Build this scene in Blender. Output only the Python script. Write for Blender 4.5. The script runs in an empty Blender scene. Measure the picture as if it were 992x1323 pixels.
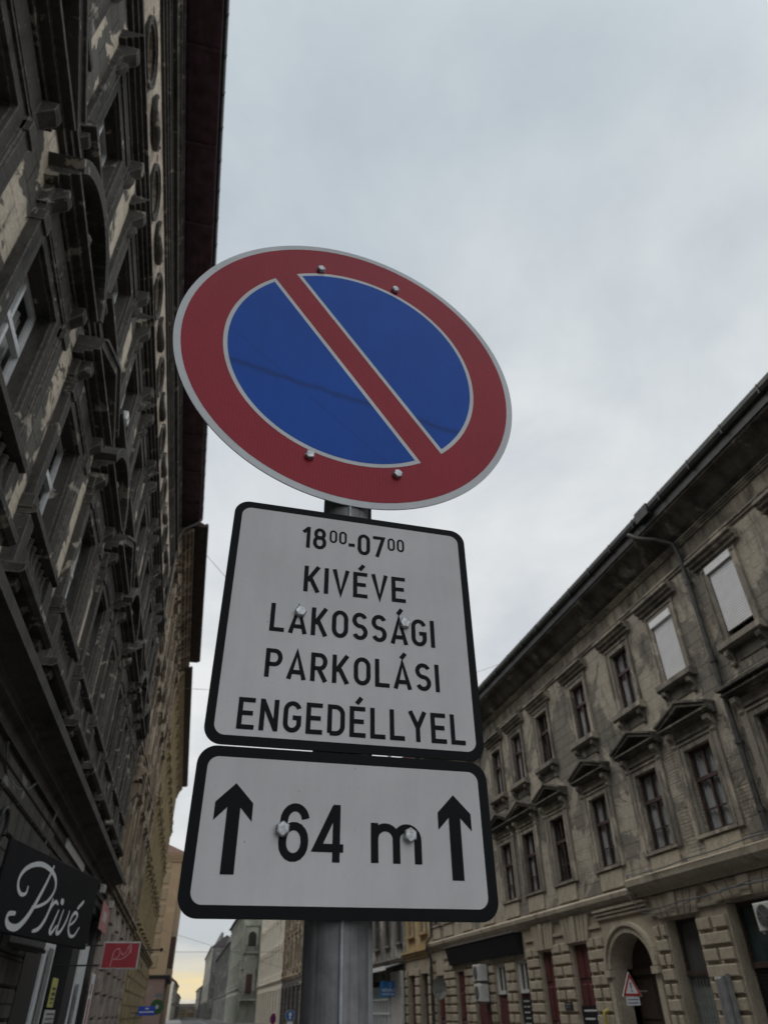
import bpy, math, random
from mathutils import Vector, Matrix
random.seed(7)
C = bpy.context.scene.collection
SC = bpy.context.scene
R_ = math.radians
PI = math.pi

# ------------------------------------------------------------------ camera
PX, PY, FPX = 496.0, 661.5, 882.68
CAMZ = 1.7
def cam_dir(p):
    return Vector((p[0]-PX, -(p[1]-PY), -FPX)).normalized()
_up = cam_dir((476, -550)); _y = cam_dir((230, 1309)); _y = (_y-_up*_up.dot(_y)).normalized(); _x = _y.cross(_up)
RM = Matrix((_x, _y, _up))
cam = bpy.data.cameras.new("camera"); camo = bpy.data.objects.new("camera", cam); C.objects.link(camo)
camo.matrix_world = Matrix.Translation((0, 0, CAMZ)) @ RM.to_4x4()
cam.sensor_fit = 'VERTICAL'; cam.sensor_height = 36; cam.sensor_width = 27; cam.lens = 36*FPX/1323.0
cam.clip_start = 0.05; cam.clip_end = 3000
cam.dof.use_dof = True; cam.dof.focus_distance = 0.97; cam.dof.aperture_fstop = cam.lens/2.6
SC.camera = camo

# ------------------------------------------------------------------ sky + sun
SUN_EL, SUN_AZ = 60.0, -62.0           # azimuth measured from +Y towards +X
w = bpy.data.worlds.new("World"); SC.world = w; w.use_nodes = True
nt = w.node_tree; nt.nodes.clear()
def N(nt, t, **k):
    n = nt.nodes.new(t)
    for a, b in k.items():
        if a == 'inp':
            for i, v in b.items(): n.inputs[i].default_value = v
        else: setattr(n, a, b)
    return n
def L(nt, a, b): nt.links.new(a, b)
def math_n(nt, op, a, b=None, clamp=False):
    n = nt.nodes.new('ShaderNodeMath'); n.operation = op; n.use_clamp = clamp
    for i, v in enumerate((a, b)):
        if v is None: continue
        if isinstance(v, (int, float)): n.inputs[i].default_value = v
        else: nt.links.new(v, n.inputs[i])
    return n.outputs[0]
def mix_c(nt, f, a, b, mode='MIX'):
    n = nt.nodes.new('ShaderNodeMix'); n.data_type = 'RGBA'; n.blend_type = mode
    for i, v in ((0, f), (6, a), (7, b)):
        if isinstance(v, (int, float)): n.inputs[i].default_value = v
        elif isinstance(v, tuple): n.inputs[i].default_value = (*v[:3], 1)
        else: nt.links.new(v, n.inputs[i])
    return n.outputs[2]
def ramp(nt, src, stops):
    n = nt.nodes.new('ShaderNodeValToRGB'); e = n.color_ramp.elements
    while len(e) < len(stops): e.new(0.5)
    for i, (p, c) in enumerate(stops):
        e[i].position = p; e[i].color = (c, c, c, 1) if isinstance(c, (int, float)) else (*c, 1)
    nt.links.new(src, n.inputs[0]); return n.outputs[0]
sky = N(nt, 'ShaderNodeTexSky', sky_type='NISHITA', sun_disc=False, sun_elevation=R_(SUN_EL), sun_rotation=R_(SUN_AZ))
tc = N(nt, 'ShaderNodeTexCoord'); sep = N(nt, 'ShaderNodeSeparateXYZ'); L(nt, tc.outputs['Generated'], sep.inputs[0])
zz = math_n(nt, 'MAXIMUM', sep.outputs[2], 0.0)
den = math_n(nt, 'ADD', zz, 0.22)
cx = math_n(nt, 'DIVIDE', sep.outputs[0], den); cy = math_n(nt, 'DIVIDE', sep.outputs[1], den)
cv = N(nt, 'ShaderNodeCombineXYZ'); L(nt, cx, cv.inputs[0]); L(nt, cy, cv.inputs[1]); cv.inputs[2].default_value = 3.7
n1 = N(nt, 'ShaderNodeTexNoise', inp={'Scale': 2.3, 'Detail': 8.0, 'Roughness': 0.56, 'Distortion': 0.3}); L(nt, cv.outputs[0], n1.inputs['Vector'])
n2 = N(nt, 'ShaderNodeTexNoise', inp={'Scale': 0.8, 'Detail': 3.0, 'Roughness': 0.5}); L(nt, cv.outputs[0], n2.inputs['Vector'])
cl = math_n(nt, 'ADD', math_n(nt, 'MULTIPLY', n1.outputs[0], 0.6), math_n(nt, 'MULTIPLY', n2.outputs[0], 0.4))
cf = ramp(nt, cl, [(0.40, 0.0), (0.5, 0.5), (0.59, 1.0)])
# higher sky a little bluer and dimmer, middle sky palest
elev = ramp(nt, zz, [(0.0, (0.62, 0.645, 0.64)), (0.25, (0.78, 0.80, 0.80)), (0.55, (0.78, 0.81, 0.82)), (0.95, (0.57, 0.64, 0.68))])
dark = mix_c(nt, 1.0, elev, (0.88, 0.90, 0.935), 'MULTIPLY')
light = mix_c(nt, 1.0, elev, (1.19, 1.17, 1.15), 'MULTIPLY')
cloud = mix_c(nt, cf, dark, light)
# break of warm light low over the street's far end
fz = math_n(nt, 'EXPONENT', math_n(nt, 'MULTIPLY', math_n(nt, 'POWER', math_n(nt, 'DIVIDE', math_n(nt, 'SUBTRACT', sep.outputs[2], 0.026), 0.022), 2.0), -1.0))
fy = ramp(nt, sep.outputs[1], [(0.80, 0.0), (0.99, 1.0)])
nb = N(nt, 'ShaderNodeTexNoise', inp={'Scale': 9.0, 'Detail': 4.0})
mp = N(nt, 'ShaderNodeMapping'); mp.inputs['Scale'].default_value = (1, 1, 9); L(nt, tc.outputs['Generated'], mp.inputs[0]); L(nt, mp.outputs[0], nb.inputs['Vector'])
fw = math_n(nt, 'MULTIPLY', math_n(nt, 'MULTIPLY', fz, fy), ramp(nt, nb.outputs[0], [(0.3, 0.45), (0.6, 1.0)]))
cloud = mix_c(nt, fw, cloud, (0.98, 0.80, 0.46))
# the overcast is brighter behind the photographer than towards the street's end
back = ramp(nt, math_n(nt, 'ADD', math_n(nt, 'MULTIPLY', sep.outputs[1], 0.5), 0.5), [(0.30, 1.7), (0.62, 1.0)])
cloud = mix_c(nt, 1.0, cloud, back, 'MULTIPLY')
BGS = 0.1
sc10 = mix_c(nt, 1.0, cloud, (1/BGS*0.93, 1/BGS*0.93, 1/BGS*0.93), 'MULTIPLY')
fin = mix_c(nt, 0.07, sc10, sky.outputs[0])
bg = N(nt, 'ShaderNodeBackground'); bg.inputs[1].default_value = BGS; L(nt, fin, bg.inputs[0])
wo = N(nt, 'ShaderNodeOutputWorld'); L(nt, bg.outputs[0], wo.inputs[0])
sl = bpy.data.lights.new("sun", 'SUN'); sl.energy = 1.5; sl.angle = R_(45); sl.color = (1, 0.96, 0.9)
so = bpy.data.objects.new("sun", sl); C.objects.link(so)
sd = Vector((math.sin(R_(SUN_AZ))*math.cos(R_(SUN_EL)), math.cos(R_(SUN_AZ))*math.cos(R_(SUN_EL)), math.sin(R_(SUN_EL))))
so.rotation_euler = (-sd).to_track_quat('-Z', 'Y').to_euler(); so.location = (0, 0, 60)
SC.view_settings.view_transform = 'Standard'; SC.view_settings.look = 'None'
SC.view_settings.exposure = 0.0; SC.view_settings.gamma = 1.0; SC.view_settings.use_curve_mapping = False

# ------------------------------------------------------------------ materials
def base_mat(name):
    m = bpy.data.materials.new(name); m.use_nodes = True; t = m.node_tree
    return m, t, t.nodes['Principled BSDF']
def simple(name, col, rough=0.6, metal=0.0, var=0.25, scale=6.0, bump=0.0, spec=0.5, coat=0.0, coat_rough=0.05):
    """paint, metal or cloth: one colour with a little noise in tone and gloss"""
    m, t, p = base_mat(name)
    tcn = N(t, 'ShaderNodeTexCoord'); n = N(t, 'ShaderNodeTexNoise', inp={'Scale': scale, 'Detail': 6.0, 'Roughness': 0.6}); L(t, tcn.outputs['Object'], n.inputs['Vector'])
    f = ramp(t, n.outputs[0], [(0.3, 0.0), (0.7, 1.0)])
    lo = tuple(c*(1-var) for c in col); hi = tuple(min(1, c*(1+var)) for c in col)
    L(t, mix_c(t, f, lo, hi), p.inputs['Base Color'])
    p.inputs['Roughness'].default_value = rough; p.inputs['Metallic'].default_value = metal
    p.inputs['Specular IOR Level'].default_value = spec; p.inputs['Coat Weight'].default_value = coat; p.inputs['Coat Roughness'].default_value = coat_rough
    if bump:
        b = N(t, 'ShaderNodeBump', inp={'Strength': bump, 'Distance': 0.01}); L(t, n.outputs[0], b.inputs['Height']); L(t, b.outputs[0], p.inputs['Normal'])
    return m
def weathered(name, base, patch, soot, patch_lo=0.5, patch_scale=0.5, soot_lo=0.5, joints=None, joint_dark=0.55, rnd=False, bump=0.35, brick_patch=False, seed=0.0, edge=0.03, sootscale=0.9, worn=None):
    """old street plaster: base coat, peeled patches with ragged edges, streaky soot and optional ashlar joints"""
    m, t, p = base_mat(name)
    tcn = N(t, 'ShaderNodeTexCoord'); vec = tcn.outputs['Object']
    off = N(t, 'ShaderNodeVectorMath'); off.operation = 'ADD'; L(t, vec, off.inputs[0]); off.inputs[1].default_value = (seed, seed*1.7, seed*0.6)
    v = off.outputs[0]
    if rnd:
        oi = N(t, 'ShaderNodeObjectInfo'); mu = math_n(t, 'MULTIPLY', oi.outputs['Random'], 60.0)
        o2 = N(t, 'ShaderNodeVectorMath'); o2.operation = 'ADD'; L(t, v, o2.inputs[0]); L(t, mu, o2.inputs[1]); v = o2.outputs[0]
    big = N(t, 'ShaderNodeTexNoise', inp={'Scale': patch_scale, 'Detail': 9.0, 'Roughness': 0.62, 'Distortion': 0.5}); L(t, v, big.inputs['Vector'])
    pm = ramp(t, big.outputs[0], [(patch_lo, 0.0), (patch_lo+edge, 1.0)])
    mp = N(t, 'ShaderNodeMapping'); mp.inputs['Scale'].default_value = (1.6, 1.6, 0.55); L(t, v, mp.inputs[0])
    st = N(t, 'ShaderNodeTexNoise', inp={'Scale': sootscale, 'Detail': 8.0, 'Roughness': 0.68}); L(t, mp.outputs[0], st.inputs['Vector'])
    sm = ramp(t, st.outputs[0], [(soot_lo-0.06, 0.0), (soot_lo+0.10, 1.0)])
    fine = N(t, 'ShaderNodeTexNoise', inp={'Scale': 14.0, 'Detail': 6.0, 'Roughness': 0.7}); L(t, v, fine.inputs['Vector'])
    fv = ramp(t, fine.outputs[0], [(0.25, 0.72), (0.75, 1.25)])
    col = mix_c(t, pm, base, patch)
    col = mix_c(t, math_n(t, 'MULTIPLY', sm, 0.85), col, soot)
    col = mix_c(t, 1.0, col, fv, 'MULTIPLY')
    h = math_n(t, 'ADD', math_n(t, 'MULTIPLY', fine.outputs[0], 0.35), math_n(t, 'MULTIPLY', pm, -0.8 if brick_patch else -0.4))
    if joints or brick_patch:
        se = N(t, 'ShaderNodeSeparateXYZ'); L(t, vec, se.inputs[0]); co = N(t, 'ShaderNodeCombineXYZ'); L(t, se.outputs[0], co.inputs[0]); L(t, se.outputs[2], co.inputs[1])
    if joints:
        br = N(t, 'ShaderNodeTexBrick', inp={'Scale': 1.0, 'Mortar Size': joints[2], 'Mortar Smooth': 0.4, 'Brick Width': joints[0], 'Row Height': joints[1]})
        br.inputs['Color1'].default_value = (1, 1, 1, 1); br.inputs['Color2'].default_value = (0.82, 0.82, 0.82, 1); br.inputs['Mortar'].default_value = (joint_dark,)*3+(1,)
        L(t, co.outputs[0], br.inputs['Vector'])
        jf = math_n(t, 'SUBTRACT', 1.0, math_n(t, 'MULTIPLY', pm, 0.6))
        col = mix_c(t, jf, col, mix_c(t, 1.0, col, br.outputs[0], 'MULTIPLY'))
        h = math_n(t, 'SUBTRACT', h, math_n(t, 'MULTIPLY', br.outputs[1], 0.7))
    if brick_patch:
        bn_ = N(t, 'ShaderNodeTexNoise', inp={'Scale': 0.23, 'Detail': 5.0, 'Roughness': 0.6}); L(t, v, bn_.inputs['Vector'])
        pm = math_n(t, 'MULTIPLY', pm, ramp(t, bn_.outputs[0], [(0.55, 0.0), (0.59, 0.75)]))
        b2 = N(t, 'ShaderNodeTexBrick', inp={'Scale': 1.0, 'Mortar Size': 0.02, 'Mortar Smooth': 0.3, 'Brick Width': 0.27, 'Row Height': 0.09})
        b2.inputs['Color1'].default_value = (1, 1, 1, 1); b2.inputs['Color2'].default_value = (0.7, 0.66, 0.62, 1); b2.inputs['Mortar'].default_value = (0.6, 0.6, 0.6, 1)
        L(t, co.outputs[0], b2.inputs['Vector'])
        col = mix_c(t, pm, col, mix_c(t, 1.0, col, b2.outputs[0], 'MULTIPLY'))
        h = math_n(t, 'SUBTRACT', h, math_n(t, 'MULTIPLY', math_n(t, 'MULTIPLY', b2.outputs[1], pm), 0.8))
    if worn:                                             # arrises rubbed and weathered back to paler stone
        bv = N(t, 'ShaderNodeBevel', inp={'Radius': 0.035}); bv.samples = 4
        ge = N(t, 'ShaderNodeNewGeometry'); dp_ = N(t, 'ShaderNodeVectorMath'); dp_.operation = 'DOT_PRODUCT'; L(t, bv.outputs[0], dp_.inputs[0]); L(t, ge.outputs['True Normal'], dp_.inputs[1])
        em = ramp(t, dp_.outputs['Value'], [(0.72, 1.0), (0.97, 0.0)])
        em = math_n(t, 'MULTIPLY', em, ramp(t, fine.outputs[0], [(0.38, 0.15), (0.62, 1.0)]))
        col = mix_c(t, em, col, worn)
    L(t, col, p.inputs['Base Color']); p.inputs['Roughness'].default_value = 0.88; p.inputs['Specular IOR Level'].default_value = 0.25
    b = N(t, 'ShaderNodeBump', inp={'Strength': bump, 'Distance': 0.03}); L(t, h, b.inputs['Height']); L(t, b.outputs[0], p.inputs['Normal'])
    return m
def glass(name, tint=(0.03, 0.034, 0.038), see=0.8):
    m, t, p = base_mat(name)
    p.inputs['Base Color'].default_value = (*tint, 1); p.inputs['Roughness'].default_value = 0.06; p.inputs['Specular IOR Level'].default_value = 0.6
    tr = N(t, 'ShaderNodeBsdfTransparent'); mx = N(t, 'ShaderNodeMixShader'); mx.inputs[0].default_value = see
    tcn = N(t, 'ShaderNodeTexCoord'); n = N(t, 'ShaderNodeTexNoise', inp={'Scale': 2.3, 'Detail': 2.0}); L(t, tcn.outputs['Object'], n.inputs['Vector'])
    b = N(t, 'ShaderNodeBump', inp={'Strength': 0.08, 'Distance': 0.02}); L(t, n.outputs[0], b.inputs['Height']); L(t, b.outputs[0], p.inputs['Normal'])
    L(t, p.outputs[0], mx.inputs[1]); L(t, tr.outputs[0], mx.inputs[2]); L(t, mx.outputs[0], t.nodes['Material Output'].inputs[0])
    return m
def sheeting(name, col, cell=260.0, amt=0.1, coat=0.6, rough=0.45, coat_rough=0.12, wire_reflection=False):
    """retroreflective sign sheeting: a fine honeycomb under a glossy film"""
    m, t, p = base_mat(name)
    tcn = N(t, 'ShaderNodeTexCoord'); vo = N(t, 'ShaderNodeTexVoronoi', inp={'Scale': cell, 'Randomness': 0.15}); L(t, tcn.outputs['Object'], vo.inputs['Vector'])
    f = ramp(t, vo.outputs['Distance'], [(0.2, 1.0), (0.6, 1.0-2.2*amt)])
    n = N(t, 'ShaderNodeTexNoise', inp={'Scale': 5.0, 'Detail': 6.0, 'Roughness': 0.65}); L(t, tcn.outputs['Object'], n.inputs['Vector'])
    c = mix_c(t, 1.0, col, f, 'MULTIPLY'); c = mix_c(t, 1.0, c, ramp(t, n.outputs[0], [(0.3, 0.88), (0.7, 1.07)]), 'MULTIPLY')
    mg_ = N(t, 'ShaderNodeMapping'); mg_.inputs['Scale'].default_value = (34, 34, 3.5); L(t, tcn.outputs['Object'], mg_.inputs[0])
    ng_ = N(t, 'ShaderNodeTexNoise', inp={'Scale': 1.0, 'Detail': 7.0, 'Roughness': 0.7}); L(t, mg_.outputs[0], ng_.inputs['Vector'])
    c = mix_c(t, 1.0, c, ramp(t, ng_.outputs[0], [(0.30, 0.94), (0.55, 1.0), (0.75, 1.02)]), 'MULTIPLY')
    sp_n = N(t, 'ShaderNodeTexNoise', inp={'Scale': 190.0, 'Detail': 2.0}); L(t, tcn.outputs['Object'], sp_n.inputs['Vector'])
    c = mix_c(t, ramp(t, sp_n.outputs[0], [(0.72, 0.0), (0.78, 0.45)]), c, (0.10, 0.09, 0.08))
    if wire_reflection:                                            # wire reflections painted into the film colour as dark ragged streaks
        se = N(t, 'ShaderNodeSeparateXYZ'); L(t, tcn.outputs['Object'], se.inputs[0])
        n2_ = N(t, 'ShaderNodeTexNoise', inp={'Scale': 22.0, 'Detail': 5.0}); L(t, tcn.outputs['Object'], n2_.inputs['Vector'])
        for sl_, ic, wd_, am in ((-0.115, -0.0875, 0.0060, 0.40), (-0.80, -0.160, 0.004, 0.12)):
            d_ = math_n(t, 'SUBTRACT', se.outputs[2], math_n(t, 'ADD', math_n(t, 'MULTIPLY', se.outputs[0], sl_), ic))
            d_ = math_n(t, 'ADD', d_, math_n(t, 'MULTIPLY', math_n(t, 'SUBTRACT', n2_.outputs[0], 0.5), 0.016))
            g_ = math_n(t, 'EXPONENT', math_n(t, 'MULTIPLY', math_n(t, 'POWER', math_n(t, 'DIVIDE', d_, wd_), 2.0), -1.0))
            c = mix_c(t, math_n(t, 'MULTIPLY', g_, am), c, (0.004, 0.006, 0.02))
    L(t, c, p.inputs['Base Color']); p.inputs['Roughness'].default_value = rough
    p.inputs['Coat Weight'].default_value = coat; p.inputs['Specular IOR Level'].default_value = 0.14
    L(t, ramp(t, n.outputs[0], [(0.3, coat_rough*0.7), (0.7, coat_rough*1.5)]), p.inputs['Coat Roughness'])
    return m
M = {}
M['steel'] = simple('galvanised_steel', (0.22, 0.223, 0.23), 0.5, 0.3, 0.3, 9, 0.05, 0.4)
def streaked_metal(name, col):
    m, t, p = base_mat(name)
    tcn = N(t, 'ShaderNodeTexCoord'); mp_ = N(t, 'ShaderNodeMapping'); mp_.inputs['Scale'].default_value = (150, 150, 2.2); L(t, tcn.outputs['Object'], mp_.inputs[0])
    a_ = N(t, 'ShaderNodeTexNoise', inp={'Scale': 1.0, 'Detail': 6.0, 'Roughness': 0.7}); L(t, mp_.outputs[0], a_.inputs['Vector'])
    b_ = N(t, 'ShaderNodeTexNoise', inp={'Scale': 38.0, 'Detail': 5.0, 'Roughness': 0.7}); L(t, tcn.outputs['Object'], b_.inputs['Vector'])
    c = mix_c(t, 1.0, col, ramp(t, a_.outputs[0], [(0.3, 0.62), (0.7, 1.3)]), 'MULTIPLY'); c = mix_c(t, 1.0, c, ramp(t, b_.outputs[0], [(0.35, 0.75), (0.65, 1.15)]), 'MULTIPLY')
    L(t, c, p.inputs['Base Color']); p.inputs['Metallic'].default_value = 0.25; p.inputs['Specular IOR Level'].default_value = 0.3
    L(t, ramp(t, b_.outputs[0], [(0.3, 0.45), (0.7, 0.7)]), p.inputs['Roughness'])
    bu = N(t, 'ShaderNodeBump', inp={'Strength': 0.25, 'Distance': 0.002}); L(t, a_.outputs[0], bu.inputs['Height']); L(t, bu.outputs[0], p.inputs['Normal'])
    return m
M['pole'] = streaked_metal('streaky_galvanised_tube', (0.25, 0.252, 0.26))
M['seam'] = streaked_metal('pale_weld_metal', (0.46, 0.49, 0.53))
M['bolt'] = simple('zinc_bolt', (0.44, 0.455, 0.475), 0.45, 0.65, 0.6, 160, 0.05)
M['sign_white'] = sheeting('white_sheeting', (0.70, 0.695, 0.71), 300, 0.008, 0.0, 0.65)
M['sign_edge'] = sheeting('white_edge_sheeting', (0.68, 0.70, 0.73), 300, 0.01, 0.1)
M['sign_red'] = sheeting('red_sheeting', (0.42, 0.022, 0.044), 210, 0.15, 0.2, 0.6, 0.10)
M['sign_blue'] = sheeting('blue_sheeting', (0.004, 0.090, 0.50), 260, 0.05, 0.13, 0.6, 0.10, wire_reflection=True)
M['sign_black'] = simple('black_vinyl', (0.008, 0.009, 0.011), 0.6, 0, 0.2, 8, 0, 0.12)
M['sign_back'] = simple('grey_sign_back', (0.25, 0.26, 0.27), 0.5, 0.4)
M['black'] = simple('black_paint', (0.012, 0.012, 0.013), 0.55)
M['black_board'] = simple('black_board', (0.012, 0.012, 0.014), 0.7, 0, 0.25, 6, 0, 0.2)
M['white'] = simple('white_paint', (0.72, 0.73, 0.74), 0.5, 0, 0.08)
M['offwhite'] = simple('dull_white_paint', (0.50, 0.49, 0.47), 0.6, 0, 0.15)
M['grey'] = simple('grey_paint', (0.20, 0.20, 0.20), 0.55)
M['maroon'] = simple('maroon_joinery', (0.058, 0.020, 0.018), 0.5, 0, 0.35, 5, 0.1)
M['window_brown'] = simple('brown_window_paint', (0.055, 0.030, 0.026), 0.55, 0, 0.35, 6, 0.1)
M['door_red'] = simple('dark_red_door_paint', (0.085, 0.020, 0.020), 0.55, 0, 0.3, 5, 0.1)
M['brownwood'] = simple('dark_brown_joinery', (0.045, 0.030, 0.024), 0.6, 0, 0.4, 7, 0.15)
M['soffit_red'] = simple('dark_red_eave_boards', (0.090, 0.046, 0.064), 0.7, 0, 0.5, 3, 0.15)
M['soffit_dark'] = simple('black_brown_eave_boards', (0.045, 0.034, 0.028), 0.8, 0, 0.5, 3, 0.2)
M['gutter'] = simple('old_sheet_gutter', (0.030, 0.031, 0.030), 0.55, 0.3, 0.5, 4, 0.1)
M['pipe'] = simple('old_downpipe', (0.055, 0.052, 0.048), 0.6, 0.2, 0.5, 5, 0.15)
M['rooftile'] = simple('brown_roof_tiles', (0.10, 0.045, 0.032), 0.85, 0, 0.45, 4, 0.4)
M['roofslate'] = simple('dark_roof_slates', (0.07, 0.06, 0.062), 0.8, 0, 0.4, 4, 0.4)
M['glass'] = glass('window_glass')
M['glass_dark'] = glass('dark_glass', (0.012, 0.013, 0.015), 0.15)
M['frosted'] = simple('frosted_wired_pane', (0.24, 0.27, 0.26), 0.35, 0, 0.2, 2)
M['glass_grey'] = glass('dusty_grey_glass', (0.10, 0.10, 0.105), 0.1)
M['glass_teal'] = glass('teal_shop_glass', (0.035, 0.065, 0.065), 0.1)
M['curtain'] = simple('grey_net_curtain', (0.46, 0.465, 0.47), 0.9, 0, 0.3, 3)
M['shutter'] = simple('white_roller_shutter', (0.78, 0.78, 0.79), 0.5, 0, 0.06, 3)
M['red_panel'] = simple('red_sign_panel', (0.34, 0.018, 0.035), 0.5, 0, 0.15, 3)
M['pink_panel'] = simple('faded_pink_panel', (0.45, 0.20, 0.19), 0.6, 0, 0.25, 3)
M['pinkline'] = simple('pale_pink_ink', (0.60, 0.28, 0.30), 0.6)
M['blue_panel'] = simple('blue_sign_panel', (0.012, 0.15, 0.42), 0.5, 0, 0.15, 3)
M['blue_panel2'] = simple('royal_blue_panel', (0.015, 0.06, 0.45), 0.5, 0, 0.15, 3)
M['blue_round'] = simple('blue_sign_face', (0.015, 0.11, 0.32), 0.5, 0, 0.1)
M['green_round'] = simple('green_sign_face', (0.018, 0.09, 0.015), 0.5, 0, 0.2)
M['teal_band'] = simple('teal_shop_band', (0.10, 0.21, 0.24), 0.5, 0, 0.35, 1.2)
M['yellow'] = simple('yellow_paper', (0.50, 0.48, 0.14), 0.7, 0, 0.1)
M['gaspipe'] = simple('yellow_gas_pipe', (0.42, 0.32, 0.05), 0.5)
M['ink'] = simple('dark_ink', (0.05, 0.05, 0.05), 0.7)
M['ink_blue'] = simple('blue_ink', (0.05, 0.07, 0.2), 0.7)
M['red'] = simple('warning_red', (0.42, 0.02, 0.03), 0.5)
M['purple'] = simple('purple_sign_face', (0.10, 0.03, 0.22), 0.5)
M['wire'] = simple('wire_sheath', (0.10, 0.11, 0.12), 0.6)
M['asphalt'] = simple('asphalt', (0.050, 0.050, 0.052), 0.9, 0, 0.3, 12, 0.4)
M['paving'] = simple('paving_slabs', (0.16, 0.155, 0.15), 0.9, 0, 0.25, 5, 0.3)
M['kerbstone'] = simple('granite_kerb', (0.22, 0.21, 0.21), 0.85, 0, 0.2, 8, 0.3)
M['earth'] = simple('city_ground', (0.10, 0.10, 0.095), 0.95, 0, 0.2, 0.1)
M['roadmark'] = simple('road_marking_white', (0.6, 0.6, 0.58), 0.8, 0, 0.2, 9)
# facades
M['L1_wall'] = weathered('sooty_ashlar_plaster', (0.150, 0.140, 0.124), (0.70, 0.61, 0.49), (0.035, 0.033, 0.030), 0.475, 0.8, 0.61, (0.95, 0.46, 0.012), 0.35, bump=0.8, brick_patch=False, edge=0.015)
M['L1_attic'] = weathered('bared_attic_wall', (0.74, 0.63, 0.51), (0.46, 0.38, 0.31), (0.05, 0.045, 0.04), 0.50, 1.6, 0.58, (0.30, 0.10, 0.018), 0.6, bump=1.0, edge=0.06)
M['L1_trim'] = weathered('sooty_stucco_trim', (0.080, 0.074, 0.067), (0.40, 0.36, 0.30), (0.022, 0.021, 0.02), 0.60, 2.2, 0.54, rnd=True, bump=0.5, worn=(0.34, 0.31, 0.265))
M['L1_beam'] = weathered('sooty_beam_stucco', (0.085, 0.078, 0.07), (0.24, 0.22, 0.19), (0.035, 0.032, 0.029), 0.66, 0.9, 0.54, bump=0.4, worn=(0.30, 0.275, 0.24))
M['L1_ground'] = weathered('sooty_ground_floor_stone', (0.105, 0.098, 0.09), (0.25, 0.235, 0.21), (0.035, 0.033, 0.031), 0.60, 0.7, 0.54, (1.1, 0.62, 0.018), 0.25, bump=0.8)
M['L2_wall'] = weathered('brown_grey_plaster', (0.33, 0.24, 0.155), (0.45, 0.36, 0.25), (0.09, 0.073, 0.055), 0.54, 0.5, 0.57, (0.9, 0.45, 0.012), 0.6)
M['L2_trim'] = weathered('brown_stucco_trim', (0.22, 0.17, 0.12), (0.42, 0.36, 0.28), (0.05, 0.044, 0.038), 0.53, 1.1, 0.53, rnd=True, worn=(0.42, 0.36, 0.28))
M['L2_pier'] = weathered('pinkish_stone_pier', (0.30, 0.25, 0.215), (0.40, 0.35, 0.30), (0.11, 0.09, 0.08), 0.55, 0.8, 0.60)
M['L3_wall'] = weathered('ochre_plaster', (0.29, 0.22, 0.12), (0.36, 0.29, 0.175), (0.11, 0.085, 0.055), 0.56, 0.4, 0.58)
M['L3_trim'] = weathered('ochre_trim', (0.32, 0.255, 0.15), (0.40, 0.33, 0.215), (0.11, 0.09, 0.06), 0.58, 0.9, 0.58, rnd=True)
M['L4_wall'] = weathered('peach_plaster', (0.33, 0.235, 0.145), (0.38, 0.275, 0.175), (0.21, 0.15, 0.095), 0.6, 0.4, 0.66)
M['L4_block'] = weathered('grey_brown_stone_block', (0.27, 0.205, 0.13), (0.33, 0.26, 0.17), (0.16, 0.12, 0.08), 0.6, 0.8, 0.62)
M['L4_base'] = weathered('mauve_render', (0.20, 0.135, 0.115), (0.25, 0.18, 0.15), (0.12, 0.085, 0.075), 0.62, 0.4, 0.66)
M['R1_wall'] = weathered('worn_beige_ashlar_plaster', (0.215, 0.198, 0.168), (0.385, 0.345, 0.28), (0.105, 0.097, 0.084), 0.475, 0.42, 0.57, (1.05, 0.36, 0.016), 0.5, bump=0.65, brick_patch=True, seed=3.3)
M['R1_trim'] = weathered('worn_grey_trim', (0.235, 0.21, 0.175), (0.38, 0.335, 0.27), (0.09, 0.082, 0.07), 0.53, 1.0, 0.54, rnd=True, bump=0.4)
M['R1_hood'] = weathered('blackened_hood', (0.13, 0.118, 0.10), (0.30, 0.27, 0.215), (0.045, 0.041, 0.036), 0.58, 1.2, 0.50, rnd=True, bump=0.4, worn=(0.27, 0.24, 0.195))
M['R1_frieze'] = weathered('stained_frieze', (0.22, 0.195, 0.155), (0.36, 0.315, 0.245), (0.05, 0.045, 0.04), 0.53, 0.4, 0.49, bump=0.4, seed=9.0)
M['R1_ground'] = weathered('beige_rusticated_stone', (0.37, 0.32, 0.245), (0.43, 0.375, 0.295), (0.20, 0.165, 0.12), 0.56, 0.7, 0.58, bump=0.4)
M['R1_band'] = weathered('beige_string_course', (0.385, 0.335, 0.26), (0.45, 0.395, 0.31), (0.17, 0.14, 0.105), 0.56, 0.7, 0.58, bump=0.3)
M['R2_wall'] = weathered('yellow_ochre_facade', (0.40, 0.29, 0.15), (0.44, 0.35, 0.22), (0.20, 0.15, 0.09), 0.56, 0.5, 0.58)
M['R3_wall'] = weathered('dirty_grey_facade', (0.20, 0.19, 0.17), (0.36, 0.34, 0.31), (0.07, 0.065, 0.06), 0.52, 0.6, 0.52)
M['R4_wall'] = weathered('brown_facade', (0.25, 0.19, 0.125), (0.38, 0.30, 0.19), (0.09, 0.07, 0.05), 0.52, 0.5, 0.55)
M['R5_wall'] = weathered('cream_facade', (0.62, 0.57, 0.48), (0.66, 0.63, 0.55), (0.38, 0.35, 0.29), 0.56, 0.5, 0.60)
M['R5_trim'] = weathered('cream_trim', (0.66, 0.62, 0.54), (0.70, 0.67, 0.6), (0.34, 0.31, 0.26), 0.56, 0.8, 0.58, rnd=True)
M['R6_wall'] = weathered('grey_green_facade', (0.30, 0.31, 0.265), (0.39, 0.40, 0.345), (0.14, 0.148, 0.13), 0.55, 0.5, 0.58)
M['R7_wall'] = weathered('dull_grey_facade', (0.16, 0.158, 0.148), (0.27, 0.265, 0.245), (0.06, 0.06, 0.06), 0.54, 0.5, 0.53)
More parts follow.
